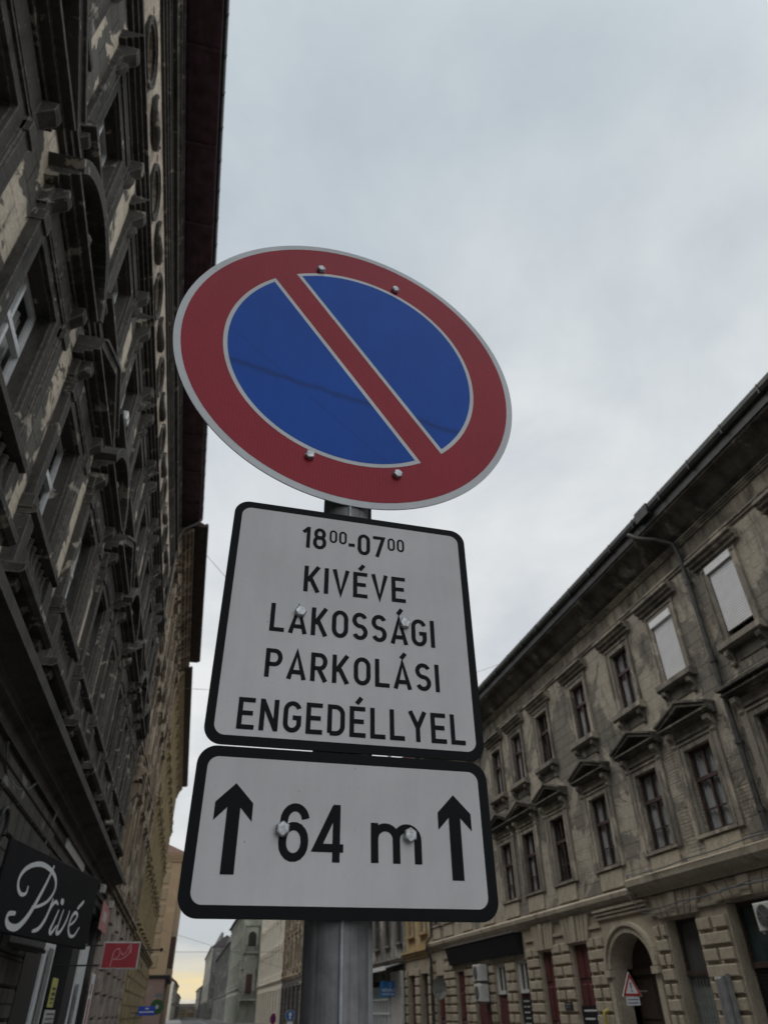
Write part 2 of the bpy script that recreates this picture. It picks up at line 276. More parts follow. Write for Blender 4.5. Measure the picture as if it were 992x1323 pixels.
M['pale_trim'] = simple('pale_stucco_trim', (0.45, 0.43, 0.38), 0.85, 0, 0.25, 2)

# ------------------------------------------------------------------ mesh helpers
class MB:
    def __init__(s): s.v = []; s.f = []; s.m = []; s.sm = []
    def add(s, vs, fs, m=0, smooth=False):
        o = len(s.v); s.v += [tuple(x) for x in vs]
        for f in fs: s.f.append(tuple(i+o for i in f)); s.m.append(m); s.sm.append(smooth)
    def quad(s, a, b, c, d, m=0): s.add([a, b, c, d], [(0, 1, 2, 3)], m)
    def box(s, x0, x1, y0, y1, z0, z1, m=0):
        if x0 > x1: x0, x1 = x1, x0
        if y0 > y1: y0, y1 = y1, y0
        if z0 > z1: z0, z1 = z1, z0
        s.add([(x0, y0, z0), (x1, y0, z0), (x1, y1, z0), (x0, y1, z0), (x0, y0, z1), (x1, y0, z1), (x1, y1, z1), (x0, y1, z1)],
              [(0, 3, 2, 1), (4, 5, 6, 7), (0, 1, 5, 4), (1, 2, 6, 5), (2, 3, 7, 6), (3, 0, 4, 7)], m)
    def bbox(s, x0, x1, y0, y1, z0, z1, c=0.02, m=0):
        """block with its front edges (towards -y) chamfered"""
        if x0 > x1: x0, x1 = x1, x0
        a = [(x0, y1, z0), (x1, y1, z0), (x1, y1, z1), (x0, y1, z1)]
        b = [(x0, y0+c, z0), (x1, y0+c, z0), (x1, y0+c, z1), (x0, y0+c, z1)]
        d = [(x0+c, y0, z0+c), (x1-c, y0, z0+c), (x1-c, y0, z1-c), (x0+c, y0, z1-c)]
        fs = [(8, 9, 10, 11)]
        for i in range(4):
            j = (i+1) % 4; fs += [(i, j, 4+j, 4+i), (4+i, 4+j, 8+j, 8+i)]
        s.add(a+b+d, fs, m)
    def prism_x(s, prof, x0, x1, m=0):
        """profile of (y,z) points swept along x"""
        n = len(prof); vs = [(x0, y, z) for y, z in prof]+[(x1, y, z) for y, z in prof]
        s.add(vs, [(i, (i+1) % n, n+(i+1) % n, n+i) for i in range(n)]+[tuple(range(n-1, -1, -1)), tuple(range(n, 2*n))], m)
    def prism_y(s, pts, y0, y1, m=0):
        """outline of (x,z) points given thickness along y"""
        n = len(pts); vs = [(x, y0, z) for x, z in pts]+[(x, y1, z) for x, z in pts]
        s.add(vs, [(i, n+i, n+(i+1) % n, (i+1) % n) for i in range(n)]+[tuple(range(n)), tuple(range(2*n-1, n-1, -1))], m)
    def sheet_y(s, pts, y, m=0):
        s.add([(x, y, z) for x, z in pts], [tuple(range(len(pts)))], m)
    def tube(s, path, r, n=10, m=0, caps=True):
        path = [Vector(p) for p in path]; rings = []; ref = None
        rr = r if isinstance(r, (list, tuple)) else [r]*len(path)
        for i, p in enumerate(path):
            d = (path[min(i+1, len(path)-1)]-path[max(i-1, 0)]).normalized()
            if ref is None or abs(ref.dot(d)) > 0.95: ref = Vector((0, 0, 1)) if abs(d.z) < 0.9 else Vector((1, 0, 0))
            a = d.cross(ref).normalized(); b = d.cross(a); ref = -b if False else ref
            rings.append([p+(a*math.cos(2*PI*k/n)+b*math.sin(2*PI*k/n))*rr[i] for k in range(n)])
        vs = [v for rg in rings for v in rg]; fs = []
        for i in range(len(path)-1):
            for k in range(n): fs.append((i*n+k, i*n+(k+1) % n, (i+1)*n+(k+1) % n, (i+1)*n+k))
        s.add(vs, fs, m, True)
        if caps: s.add(rings[0], [tuple(range(n))], m); s.add(rings[-1], [tuple(range(n-1, -1, -1))], m)
    def cyl_y(s, cx, cz, r, y0, y1, n=24, m=0):
        s.prism_y([(cx+r*math.cos(2*PI*k/n), cz+r*math.sin(2*PI*k/n)) for k in range(n)], y0, y1, m)
    def build(s, name, mats, parent=None, loc=(0, 0, 0), rotz=0.0):
        me = bpy.data.meshes.new(name); me.from_pydata(s.v, [], s.f)
        for m in (mats if isinstance(mats, (list, tuple)) else [mats]): me.materials.append(M[m])
        me.polygons.foreach_set('material_index', s.m); me.polygons.foreach_set('use_smooth', s.sm); me.update()
        import bmesh
        bm = bmesh.new(); bm.from_mesh(me); bmesh.ops.recalc_face_normals(bm, faces=bm.faces); bm.to_mesh(me); bm.free()
        o = bpy.data.objects.new(name, me); C.objects.link(o); o.location = loc; o.rotation_euler = (0, 0, rotz)
        if parent: o.parent = parent
        return o
def tag(o, label=None, cat=None, group=None, kind=None):
    for k, v in (('label', label), ('category', cat), ('group', group), ('kind', kind)):
        if v: o[k] = v
    return o
def thing(name, label, cat, loc=(0, 0, 0), rotz=0.0, group=None):
    o = bpy.data.objects.new(name, None); C.objects.link(o); o.location = loc; o.rotation_euler = (0, 0, rotz); o.empty_display_size = 0.2
    return tag(o, label, cat, group)
def copy_tree(o, parent=None, loc=None):
    c = o.copy(); C.objects.link(c); c.parent = parent
    if loc is not None: c.location = loc
    for ch in list(o.children): copy_tree(ch, c)
    return c
def wall_grid(mb, x0, x1, z0, z1, holes, y=0.0, m=0, mr=None):
    """wall sheet with rectangular openings and their reveals; holes = (x0,x1,z0,z1,depth)"""
    mr = m if mr is None else mr
    xs = sorted({x0, x1, *[h[0] for h in holes], *[h[1] for h in holes]}); zs = sorted({z0, z1, *[h[2] for h in holes], *[h[3] for h in holes]})
    for i in range(len(xs)-1):
        zi = 0
        while zi < len(zs)-1:
            xm = (xs[i]+xs[i+1])/2
            inside = lambda k: any(h[0] < xm < h[1] and h[2] < (zs[k]+zs[k+1])/2 < h[3] for h in holes)
            if inside(zi): zi += 1; continue
            zj = zi
            while zj+1 < len(zs)-1 and not inside(zj+1): zj += 1
            mb.quad((xs[i], y, zs[zi]), (xs[i+1], y, zs[zi]), (xs[i+1], y, zs[zj+1]), (xs[i], y, zs[zj+1]), m); zi = zj+1
    for a, b, c, d, e in holes:
        mb.quad((a, y, c), (a, y+e, c), (a, y+e, d), (a, y, d), mr); mb.quad((b, y, c), (b, y+e, c), (b, y+e, d), (b, y, d), mr)
        mb.quad((a, y, d), (a, y+e, d), (b, y+e, d), (b, y, d), mr); mb.quad((a, y, c), (a, y+e, c), (b, y+e, c), (b, y, c), mr)
def shell_rest(mb, x0, x1, dep, z0, z1, m=0):
    """side and back walls, lid"""
    mb.quad((x0, 0, z0), (x0, dep, z0), (x0, dep, z1), (x0, 0, z1), m); mb.quad((x1, 0, z0), (x1, dep, z0), (x1, dep, z1), (x1, 0, z1), m)
    mb.quad((x0, dep, z0), (x1, dep, z0), (x1, dep, z1), (x0, dep, z1), m); mb.quad((x0, 0, z1), (x1, 0, z1), (x1, dep, z1), (x0, dep, z1), m)
def stroke_pts(pts, wd, closed=False):
    """flat ribbon round a centre line of (x,z) points; wd may be a list; returns quads"""
    P = [Vector((a, b)) for a, b in pts]; n = len(P); Ls = []; Rs = []
    ws = wd if isinstance(wd, (list, tuple)) else [wd]*n
    for i in range(n):
        a = P[i]-P[i-1] if (i > 0 or closed) else P[1]-P[0]
        b = P[(i+1) % n]-P[i] if (i < n-1 or closed) else a
        if a.length < 1e-9: a = b
        if b.length < 1e-9: b = a
        a = a.normalized(); b = b.normalized(); na = Vector((-a.y, a.x)); nb_ = Vector((-b.y, b.x)); mm = na+nb_
        if mm.length < 1e-6: mm = na
        mm = mm.normalized(); k = ws[i]/2/max(0.45, mm.dot(na)); Ls.append(P[i]+mm*k); Rs.append(P[i]-mm*k)
    q = []
    for i in range(n if closed else n-1):
        j = (i+1) % n; q.append((Ls[i], Ls[j], Rs[j], Rs[i]))
    return q
def smooth_path(pts, k=6):
    P = [Vector((a, b)) for a, b in pts]; out = []
    for i in range(len(P)-1):
        p0, p1, p2, p3 = P[max(i-1, 0)], P[i], P[i+1], P[min(i+2, len(P)-1)]
        for j in range(k):
            t = j/k; out.append(0.5*((2*p1)+(p2-p0)*t+(2*p0-5*p1+4*p2-p3)*t*t+(3*p1-p0-3*p2+p3)*t**3))
    out.append(P[-1]); return [(v.x, v.y) for v in out]
def ray(p): return RM @ cam_dir(p)

# ------------------------------------------------------------------ ground
g = MB(); g.quad((-1500, -1500, -0.02), (1500, -1500, -0.02), (1500, 1500, -0.02), (-1500, 1500, -0.02)); tag(g.build('ground', 'earth'), kind='structure')
g = MB(); g.quad((1.02, -60, 0.0), (9.58, -60, 0.0), (9.58, 420, 0.0), (1.02, 420, 0.0)); tag(g.build('road', 'asphalt'), kind='structure')
g = MB(); g.box(-3.3, 0.88, -60, 420, -0.015, 0.12); g.box(9.72, 13.3, -60, 420, -0.015, 0.12); tag(g.build('pavement', 'paving'), kind='structure')
g = MB()
for x in (0.88, 9.58):
    for k in range(-20, 150): g.bbox(x, x+0.14, 0, 0, 0, 0) if False else g.box(x+0.002, x+0.138, k*1.0, k*1.0+0.99, -0.015, 0.125)
tag(g.build('kerb', 'kerbstone'), kind='structure')
g = MB()
for k in range(-8, 40): g.quad((5.24, k*6.0, 0.004), (5.36, k*6.0, 0.004), (5.36, k*6.0+3, 0.004), (5.24, k*6.0+3, 0.004))
tag(g.build('road_markings', 'roadmark'), kind='structure')

# ------------------------------------------------------------------ shared building bits
def console(mb, xc, wd, z1, h, out, m=0):
    """scroll bracket: top at z1, h tall"""
    pr = [(0.0, z1), (-out, z1), (-out, z1-0.16*h), (-out*0.96, z1-0.28*h), (-out*0.72, z1-0.40*h), (-out*0.45, z1-0.55*h), (-out*0.36, z1-0.72*h), (-out*0.46, z1-0.84*h), (-out*0.36, z1-0.96*h), (0.0, z1-h)]
    mb.prism_x(pr, xc-wd/2, xc+wd/2, m)
def cornice_prof(z, h, out, steps=4, y0=0.0):
    """stepped cornice, deepest at the top"""
    pr = [(y0, z)]
    for i in range(steps):
        o = out*((i+1)/steps)**0.8
        pr += [(y0-o, z+h*i/steps+(h/steps)*0.15*(i > 0)), (y0-o, z+h*(i+1)/steps)]
    pr.append((y0, z+h)); return pr
def casement(name, wd, ht, y, wood, parent, transom=0.62, mull=True, low=True, t=0.07, gl='glass'):
    """frame and glazing standing at depth y"""
    f = MB()
    f.box(-wd/2, -wd/2+t, y, y+0.08, 0, ht); f.box(wd/2-t, wd/2, y, y+0.08, 0, ht); f.box(-wd/2+t, wd/2-t, y, y+0.08, 0, t); f.box(-wd/2+t, wd/2-t, y, y+0.08, ht-t, ht)
    if transom: f.box(-wd/2+t, wd/2-t, y-0.03, y+0.06, ht*transom-0.05, ht*transom+0.05)
    if mull: f.box(-0.035, 0.035, y-0.012, y+0.07, t, ht*transom-0.05); f.box(-0.03, 0.03, y-0.008, y+0.07, ht*transom+0.05, ht-t)
    if low:
        zz_ = ht*transom*0.42
        f.box(-wd/2+t, -0.035, y+0.01, y+0.06, zz_-0.018, zz_+0.018); f.box(0.035, wd/2-t, y+0.01, y+0.06, zz_-0.018, zz_+0.018)
    f.build('frame', wood, parent)
    gm = MB(); gm.quad((-wd/2+0.01, y+0.045, 0.01), (wd/2-0.01, y+0.045, 0.01), (wd/2-0.01, y+0.045, ht-0.01), (-wd/2+0.01, y+0.045, ht-0.01)); gm.build('glass_pane', gl, parent)
def curtain(parent, wd, ht, y, z0=0.0, mat='curtain'):
    c = MB(); n = 28; vs = []
    for i in range(n+1):
        x = -wd/2+wd*i/n; yy = y+0.03*math.sin(i*1.7)+0.015*math.sin(i*3.9); vs += [(x, yy, z0), (x, yy, ht)]
    c.add(vs, [(2*i, 2*i+2, 2*i+3, 2*i+1) for i in range(n)], 0, True); c.build('curtain', mat, parent)
def surround(mb, wd, ht, t=0.18, d=0.06, m=0, base=0.0):
    mb.box(-wd/2-t, -wd/2, -d, 0, -base, ht+t, m); mb.box(wd/2, wd/2+t, -d, 0, -base, ht+t, m); mb.box(-wd/2, wd/2, -d, 0, ht, ht+t, m)
    e = 0.05; mb.box(-wd/2-t-e, -wd/2-t, -d-0.035, 0, -base, ht+t+e, m); mb.box(wd/2+t, wd/2+t+e, -d-0.035, 0, -base, ht+t+e, m); mb.box(-wd/2-t, wd/2+t, -d-0.035, 0, ht+t, ht+t+e, m)

# ------------------------------------------------------------------ LEFT BUILDING (sooty tenement)
L1Y0, L1Y1 = -12.0, 28.45; LW = L1Y1-L1Y0
COLS = [6.5+2.95*k for k in range(-5, 8)]
bL = thing('tenement_building', 'soot blackened tenement with hooded windows and dark red eave beside the round sign', 'building', (-3.0, L1Y0, 0), R_(90))
lx = lambda Y: Y-L1Y0
wl = MB(); holes = []
for Y in COLS:
    x = lx(Y); holes += [(x-0.65, x+0.65, 7.4, 9.65, 0.45), (x-0.6, x+0.6, 12.0, 14.1, 0.45), (x-0.62, x+0.62, 16.55, 17.75, 0.02)]
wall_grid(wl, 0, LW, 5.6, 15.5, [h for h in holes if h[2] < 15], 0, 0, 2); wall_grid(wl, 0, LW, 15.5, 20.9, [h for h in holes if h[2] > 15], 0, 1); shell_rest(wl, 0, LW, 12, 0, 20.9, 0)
for Y in COLS:                                   # wall round the oval attic openings
    x = lx(Y); n = 32; zc = 17.15
    ell = [(x+0.50*math.cos(2*PI*k/n), zc+0.45*math.sin(2*PI*k/n)) for k in range(n)]
    def onrect(k):
        a = 2*PI*k/n; c, s_ = math.cos(a), math.sin(a); q = min(0.62/abs(c) if abs(c) > 1e-6 else 9, 0.60/abs(s_) if abs(s_) > 1e-6 else 9); return (x+c*q, zc+s_*q)
    rc = [onrect(k) for k in range(n)]
    for k in range(n):
        j = (k+1) % n
        wl.quad((rc[k][0], 0.02, rc[k][1]), (rc[j][0], 0.02, rc[j][1]), (ell[j][0], 0.02, ell[j][1]), (ell[k][0], 0.02, ell[k][1]), 1)
        wl.quad((ell[k][0], 0.02, ell[k][1]), (ell[j][0], 0.02, ell[j][1]), (ell[j][0], 0.4, ell[j][1]), (ell[k][0], 0.4, ell[k][1]), 1)
wl.build('wall', ['L1_wall', 'L1_attic', 'L1_trim'], bL)
# ground storey with the shopfront opening
gw = MB()
wall_grid(gw, 0, LW, 0, 5.6, [(lx(16.3), lx(28.5), 0.12, 4.25, 0.5), (lx(9.2), lx(11.0), 0.12, 3.9, 0.5), (lx(3.2), lx(6.0), 0.12, 3.9, 0.5), (lx(-3.5), lx(-0.8), 0.12, 3.9, 0.5)], -0.06, 0)
for Ya, Yb in ((6.3, 9.0), (11.3, 16.1), (-0.5, 2.9)):
    z = 0.25; k = 0
    while z < 4.4:
        x = lx(Ya)
        while x < lx(Yb)-0.3:
            x2 = min(lx(Yb), x+(1.25 if (k % 2 or x > lx(Ya)) else 0.7)); gw.bbox(x+0.015, x2-0.015, -0.13, -0.062, z+0.015, z+0.445, 0.03); x = x2
        z += 0.46; k += 1
gw.build('ground_storey', 'L1_ground', bL)
# cornice over the ground storey, string courses
cm = MB()
cm.prism_x([(0, 4.95), (-0.14, 4.95), (-0.14, 5.1), (-0.26, 5.16), (-0.26, 5.30), (-0.40, 5.36), (-0.58, 5.40), (-0.58, 5.56), (-0.50, 5.62), (0, 5.70)], 0, LW)
cm.prism_x([(0, 4.45), (-0.10, 4.45), (-0.10, 4.62), (-0.16, 4.66), (0, 4.72)], 0, LW)
cm.build('ground_cornice', 'L1_beam', bL)
cm = MB()
cm.prism_x([(0, 5.70), (-0.12, 5.70), (-0.12, 6.05), (-0.18, 6.10), (-0.18, 6.2), (0, 6.24)], 0, LW)
cm.prism_x(cornice_prof(10.98, 0.28, 0.20, 3), 0, LW); cm.prism_x(cornice_prof(11.55, 0.14, 0.10, 2), 0, LW)
cm.prism_x(cornice_prof(15.35, 0.30, 0.22, 3), 0, LW); cm.prism_x(cornice_prof(18.35, 0.3, 0.16, 3), 0, LW); cm.prism_x(cornice_prof(18.95, 0.16, 0.24, 2), 0, LW)
cm.build('string_course', 'L1_trim', bL)
cm = MB()
cm.prism_x(cornice_prof(20.25, 0.5, 0.16, 3), 0, LW)
x = 0.2
while x < LW-0.3:
    console(cm, x+0.12, 0.16, 20.25, 0.4, 0.10); x += 0.62
for Y in COLS:      # carved swags hanging between the oval openings
    for s in (-1, 1):
        pth = [(lx(Y)+s*1.475+0.55*math.cos(a), -0.08-0.03*math.sin(a*3), 17.45+0.42*math.sin(a)) for a in [PI+PI*i/10 for i in range(11)]]
        if s == 1: cm.tube(pth, [0.05+0.05*math.sin(PI*i/10) for i in range(11)], 7)
cm.build('main_cornice', 'L1_trim', bL)
ev = MB(); ev.box(-0.0, LW+0.0, -0.98, 0.3, 20.92, 21.02)
for yy in (-0.94, -0.78, -0.60, -0.42, -0.24, -0.08): ev.box(0, LW, yy, yy+0.035, 20.895, 20.918)
k = 0.4
while k < LW: ev.box(k, k+0.09, -0.97, 0.0, 20.86, 20.893); k += 2.4
ev.build('eave_soffit', 'soffit_red', bL)
gt = MB(); gt.prism_x([(-0.94, 21.03), (-1.06, 21.06), (-1.09, 21.14), (-1.09, 21.24), (-1.07, 21.24), (-1.06, 21.15), (-0.97, 21.13), (-0.95, 21.24), (-0.93, 21.24)], 0, LW)
k = 0
while k < LW: gt.box(k, k+0.03, -1.10, -0.93, 21.03, 21.25); k += 0.9
gt.build('gutter', 'gutter', bL)
rf = MB(); rf.add([(0, -0.95, 21.1), (LW, -0.95, 21.1), (LW, 6, 25), (0, 6, 25), (0, 12.5, 21.1), (LW, 12.5, 21.1)], [(0, 1, 2, 3), (3, 2, 5, 4), (0, 3, 4), (1, 5, 2)]); rf.build('roof', 'rooftile', bL)
dpl = MB(); X_ = lx(28.2); dpl.tube([(X_, -1.0, 21.05), (X_, -0.95, 20.8), (X_, -0.35, 20.35), (X_, -0.16, 20.0), (X_, -0.16, 15.8), (X_, -0.32, 15.5), (X_, -0.16, 15.1), (X_, -0.16, 6.4)], 0.07, 8); dpl.build('downpipe', 'pipe', bL)
# windows of the middle storey: pediments alternate triangular / segmental
def left_mid(kind):
    wd, ht = 1.3, 2.25
    w_ = MB(); surround(w_, wd, ht, 0.17, 0.07)
    for s in (-1, 1):                                   # pilasters with bases and capitals
        w_.box(s*0.84, s*1.04, -0.14, 0, -0.1, ht+0.1); w_.box(s*0.81, s*1.07, -0.19, 0, -0.1, 0.12); w_.box(s*0.82, s*1.06, -0.18, 0, ht-0.12, ht+0.08)
        console(w_, s*0.94, 0.2, ht+0.62, 0.55, 0.30)
    w_.box(-1.08, 1.08, -0.12, 0, ht+0.22, ht+0.60)
    w_.build_ = None
    o = w_.build('window', 'L1_trim', bL)
    h = MB(); zb = ht+0.62
    h.prism_x(cornice_prof(zb, 0.20, 0.40, 3), -1.2, 1.2)
    if kind == 'tri':
        def rake(s):
            a = (0.0, zb+0.20+0.62); b = (s*1.2, zb+0.20)
            return [(b[0], b[1]), (a[0], a[1]), (a[0], a[1]+0.18), (b[0], b[1]+0.16)]
        for s in (-1, 1): h.prism_y(rake(s), -0.42, 0); r2 = rake(s); h.prism_y([(x, z+0.165) for x, z in r2[:2]]+[(x, z+0.06) for x, z in r2[2:]], -0.47, 0)
        h.prism_y([(-1.1, zb+0.2), (1.1, zb+0.2), (0, zb+0.80)], -0.05, 0)
    else:
        rr, cz = 1.36, zb+0.2-0.64; n = 18
        an = [PI*0.5+math.asin(1.2/rr)*(1-2*i/n) for i in range(n+1)]
        inn = [(rr*math.cos(a), cz+rr*math.sin(a)) for a in an]; out = [((rr+0.2)*math.cos(a)*0.97, cz+(rr+0.2)*math.sin(a)) for a in an]
        for i in range(n): h.prism_y([inn[i], inn[i+1], out[i+1], out[i]], -0.44, 0)
        h.prism_y([(x, max(z, zb+0.2)) for x, z in inn]+[(1.1, zb+0.19), (-1.1, zb+0.19)], -0.05, 0)
        h.tube([(-0.35, -0.12, zb+0.36), (0, -0.2, zb+0.5), (0.35, -0.12, zb+0.36)], [0.08, 0.15, 0.08], 8)
    h.build('pediment', 'L1_trim', o)
    s_ = MB(); s_.prism_x([(0.4, -0.02), (-0.20, -0.02), (-0.26, -0.06), (-0.26, -0.16), (-0.14, -0.20), (0.4, -0.20)], -1.05, 1.05)
    s_.build('sill', 'L1_trim', o)
    ap = MB()                                           # balustrade-like apron on a projecting base slab
    for s in (-1, 1): ap.box(s*0.78, s*1.06, -0.20, 0, -1.02, -0.22); console(ap, s*0.92, 0.2, -1.16, 0.42, 0.30)
    for i in range(7):
        xx = -0.66+0.22*i; ap.tube([(xx, -0.10, -1.0), (xx, -0.10, -0.85), (xx, -0.10, -0.62), (xx, -0.10, -0.42), (xx, -0.10, -0.24)], [0.05, 0.07, 0.085, 0.045, 0.06], 8)
    ap.prism_x([(0, -1.18), (-0.34, -1.18), (-0.40, -1.13), (-0.40, -1.04), (0, -1.02)], -1.18, 1.18)
    ap.build('apron', 'L1_trim', o)
    casement('w', wd, ht, 0.20, 'white', o, 0.62, True, True)
    return o
def left_top():
    wd, ht = 1.2, 2.1
    w_ = MB(); surround(w_, wd, ht, 0.2, 0.07)
    for s in (-1, 1):
        w_.box(s*0.88, s*1.06, -0.10, 0, 0.0, ht+0.1); console(w_, s*0.97, 0.2, ht+0.55, 0.7, 0.32); w_.tube([(s*0.97, -0.05, ht-0.25), (s*0.97, -0.14, ht-0.12), (s*0.97, -0.2, ht+0.05)], [0.04, 0.085, 0.06], 8)
    w_.box(-0.88, 0.88, -0.09, 0, ht+0.27, ht+0.53)
    o = w_.build('window', 'L1_trim', bL)
    h = MB(); h.prism_x(cornice_prof(ht+0.55, 0.30, 0.36, 4), -1.18, 1.18); h.prism_x([(0, ht+0.85), (-0.30, ht+0.85), (0, ht+0.98)], -1.14, 1.14); h.build('hood', 'L1_trim', o)
    s_ = MB(); s_.prism_x([(0.4, -0.01), (-0.22, -0.03), (-0.28, -0.08), (-0.28, -0.18), (-0.12, -0.24), (0.4, -0.24)], -1.12, 1.12)
    for s in (-1, 1): console(s_, s*0.95, 0.18, -0.24, 0.35, 0.2)
    s_.build('sill', 'L1_trim', o)
    casement('w', wd, ht, 0.20, 'white', o, 0.62, True, True)
    return o
pT, pS, pU = left_mid('tri'), left_mid('seg'), left_top()
used = {}
wi = 0
for i, Y in enumerate(COLS):
    p = pT if (i % 2 == 0) else pS       # column at 3.55 is triangular, 6.5 segmental
    o = p if not used.get(p.name) else copy_tree(p, bL); used[p.name] = 1; o.location = (lx(Y), 0, 7.4)
    if i % 3 == 1: curtain(o, 1.2, 2.1, 0.36, 0.02, 'offwhite')
    o = pU if not used.get('u') else copy_tree(pU, bL); used['u'] = 1; o.location = (lx(Y), 0, 12.0)
    if i % 3 != 1: curtain(o, 1.1, 1.35, 0.36, 0.02, 'curtain')
def oculus():
    o_ = MB(); n = 32
    for (ra, rb, y0) in ((0.50, 0.58, -0.04), (0.58, 0.64, -0.07)):
        for k in range(n):
            a, b = 2*PI*k/n, 2*PI*(k+1)/n; sc_ = 0.45/0.5
            o_.prism_y([(ra*math.cos(a), sc_*ra*math.sin(a)), (ra*math.cos(b), sc_*ra*math.sin(b)), (rb*math.cos(b), sc_*rb*math.sin(b)), (rb*math.cos(a), sc_*rb*math.sin(a))], y0, 0.03)
    o = o_.build('attic_window', 'L1_trim', bL)
    q = MB(); q.sheet_y([(0.52*math.cos(2*PI*k/n), 0.47*math.sin(2*PI*k/n)) for k in range(n)], 0.35); q.build('glass_pane', 'glass_dark', o)
    return o
pO = oculus()
for i, Y in enumerate(COLS):
    o = pO if i == 0 else copy_tree(pO, bL); o.location = (lx(Y), 0, 17.15)
# shopfront inside the opening
sf = MB(); zt = 4.2
for a, b, yy in ((16.32, 18.1, 0.0), (22.7, 24.2, 0.0), (27.4, 28.48, 0.05)): sf.box(lx(a), lx(b), yy-0.10, yy+0.35, 0.12, zt)
sf.box(lx(18.1), lx(27.4), 0.05, 0.3, 3.45, zt); sf.box(lx(20.3), lx(20.45), 0.02, 0.2, 0.12, 3.45)
sf.build('shopfront_frame', 'black', bL)
sf = MB(); sf.box(lx(18.6), lx(20.0), -0.06, 0.3, 0.12, 3.44); sf.build('shopfront_pillar', 'white', bL); sf = MB(); sf.box(lx(24.4), lx(25.1), -0.12, 0.3, 0.12, 3.44); sf.build('shopfront_pillar', 'white', bL); sf = MB(); sf.box(lx(25.12), lx(27.0), -0.04, 0.3, 0.12, 3.44)
sf.build('shopfront_pillar', 'white', bL)
sf = MB(); sf.quad((lx(18.1), 0.38, 0.12), (lx(27.4), 0.38, 0.12), (lx(27.4), 0.38, 3.45), (lx(18.1), 0.38, 3.45)); sf.build('shop_window', 'glass_dark', bL)
for a, b in ((9.2, 11.0), (3.2, 6.0), (-3.5, -0.8)):
    sf = MB(); sf.box(lx(a), lx(b), 0.3, 0.4, 0.12, 3.88)
    for s in range(4): sf.bbox(lx(a)+0.12+(b-a-0.2)*s/4, lx(a)+0.02+(b-a-0.2)*(s+1)/4, 0.27, 0.3, 0.4, 3.6, 0.02)
    sf.build('door', 'brownwood', bL)
# bare light plaster panels on the frieze over the shop
sf = MB(); sf.box(lx(18.2), lx(21.4), -0.085, -0.061, 4.28, 4.44); sf.box(lx(18.0), lx(21.6), -0.085, -0.061, 4.73, 4.94); sf.build('bare_plaster_panel', 'offwhite', bL)

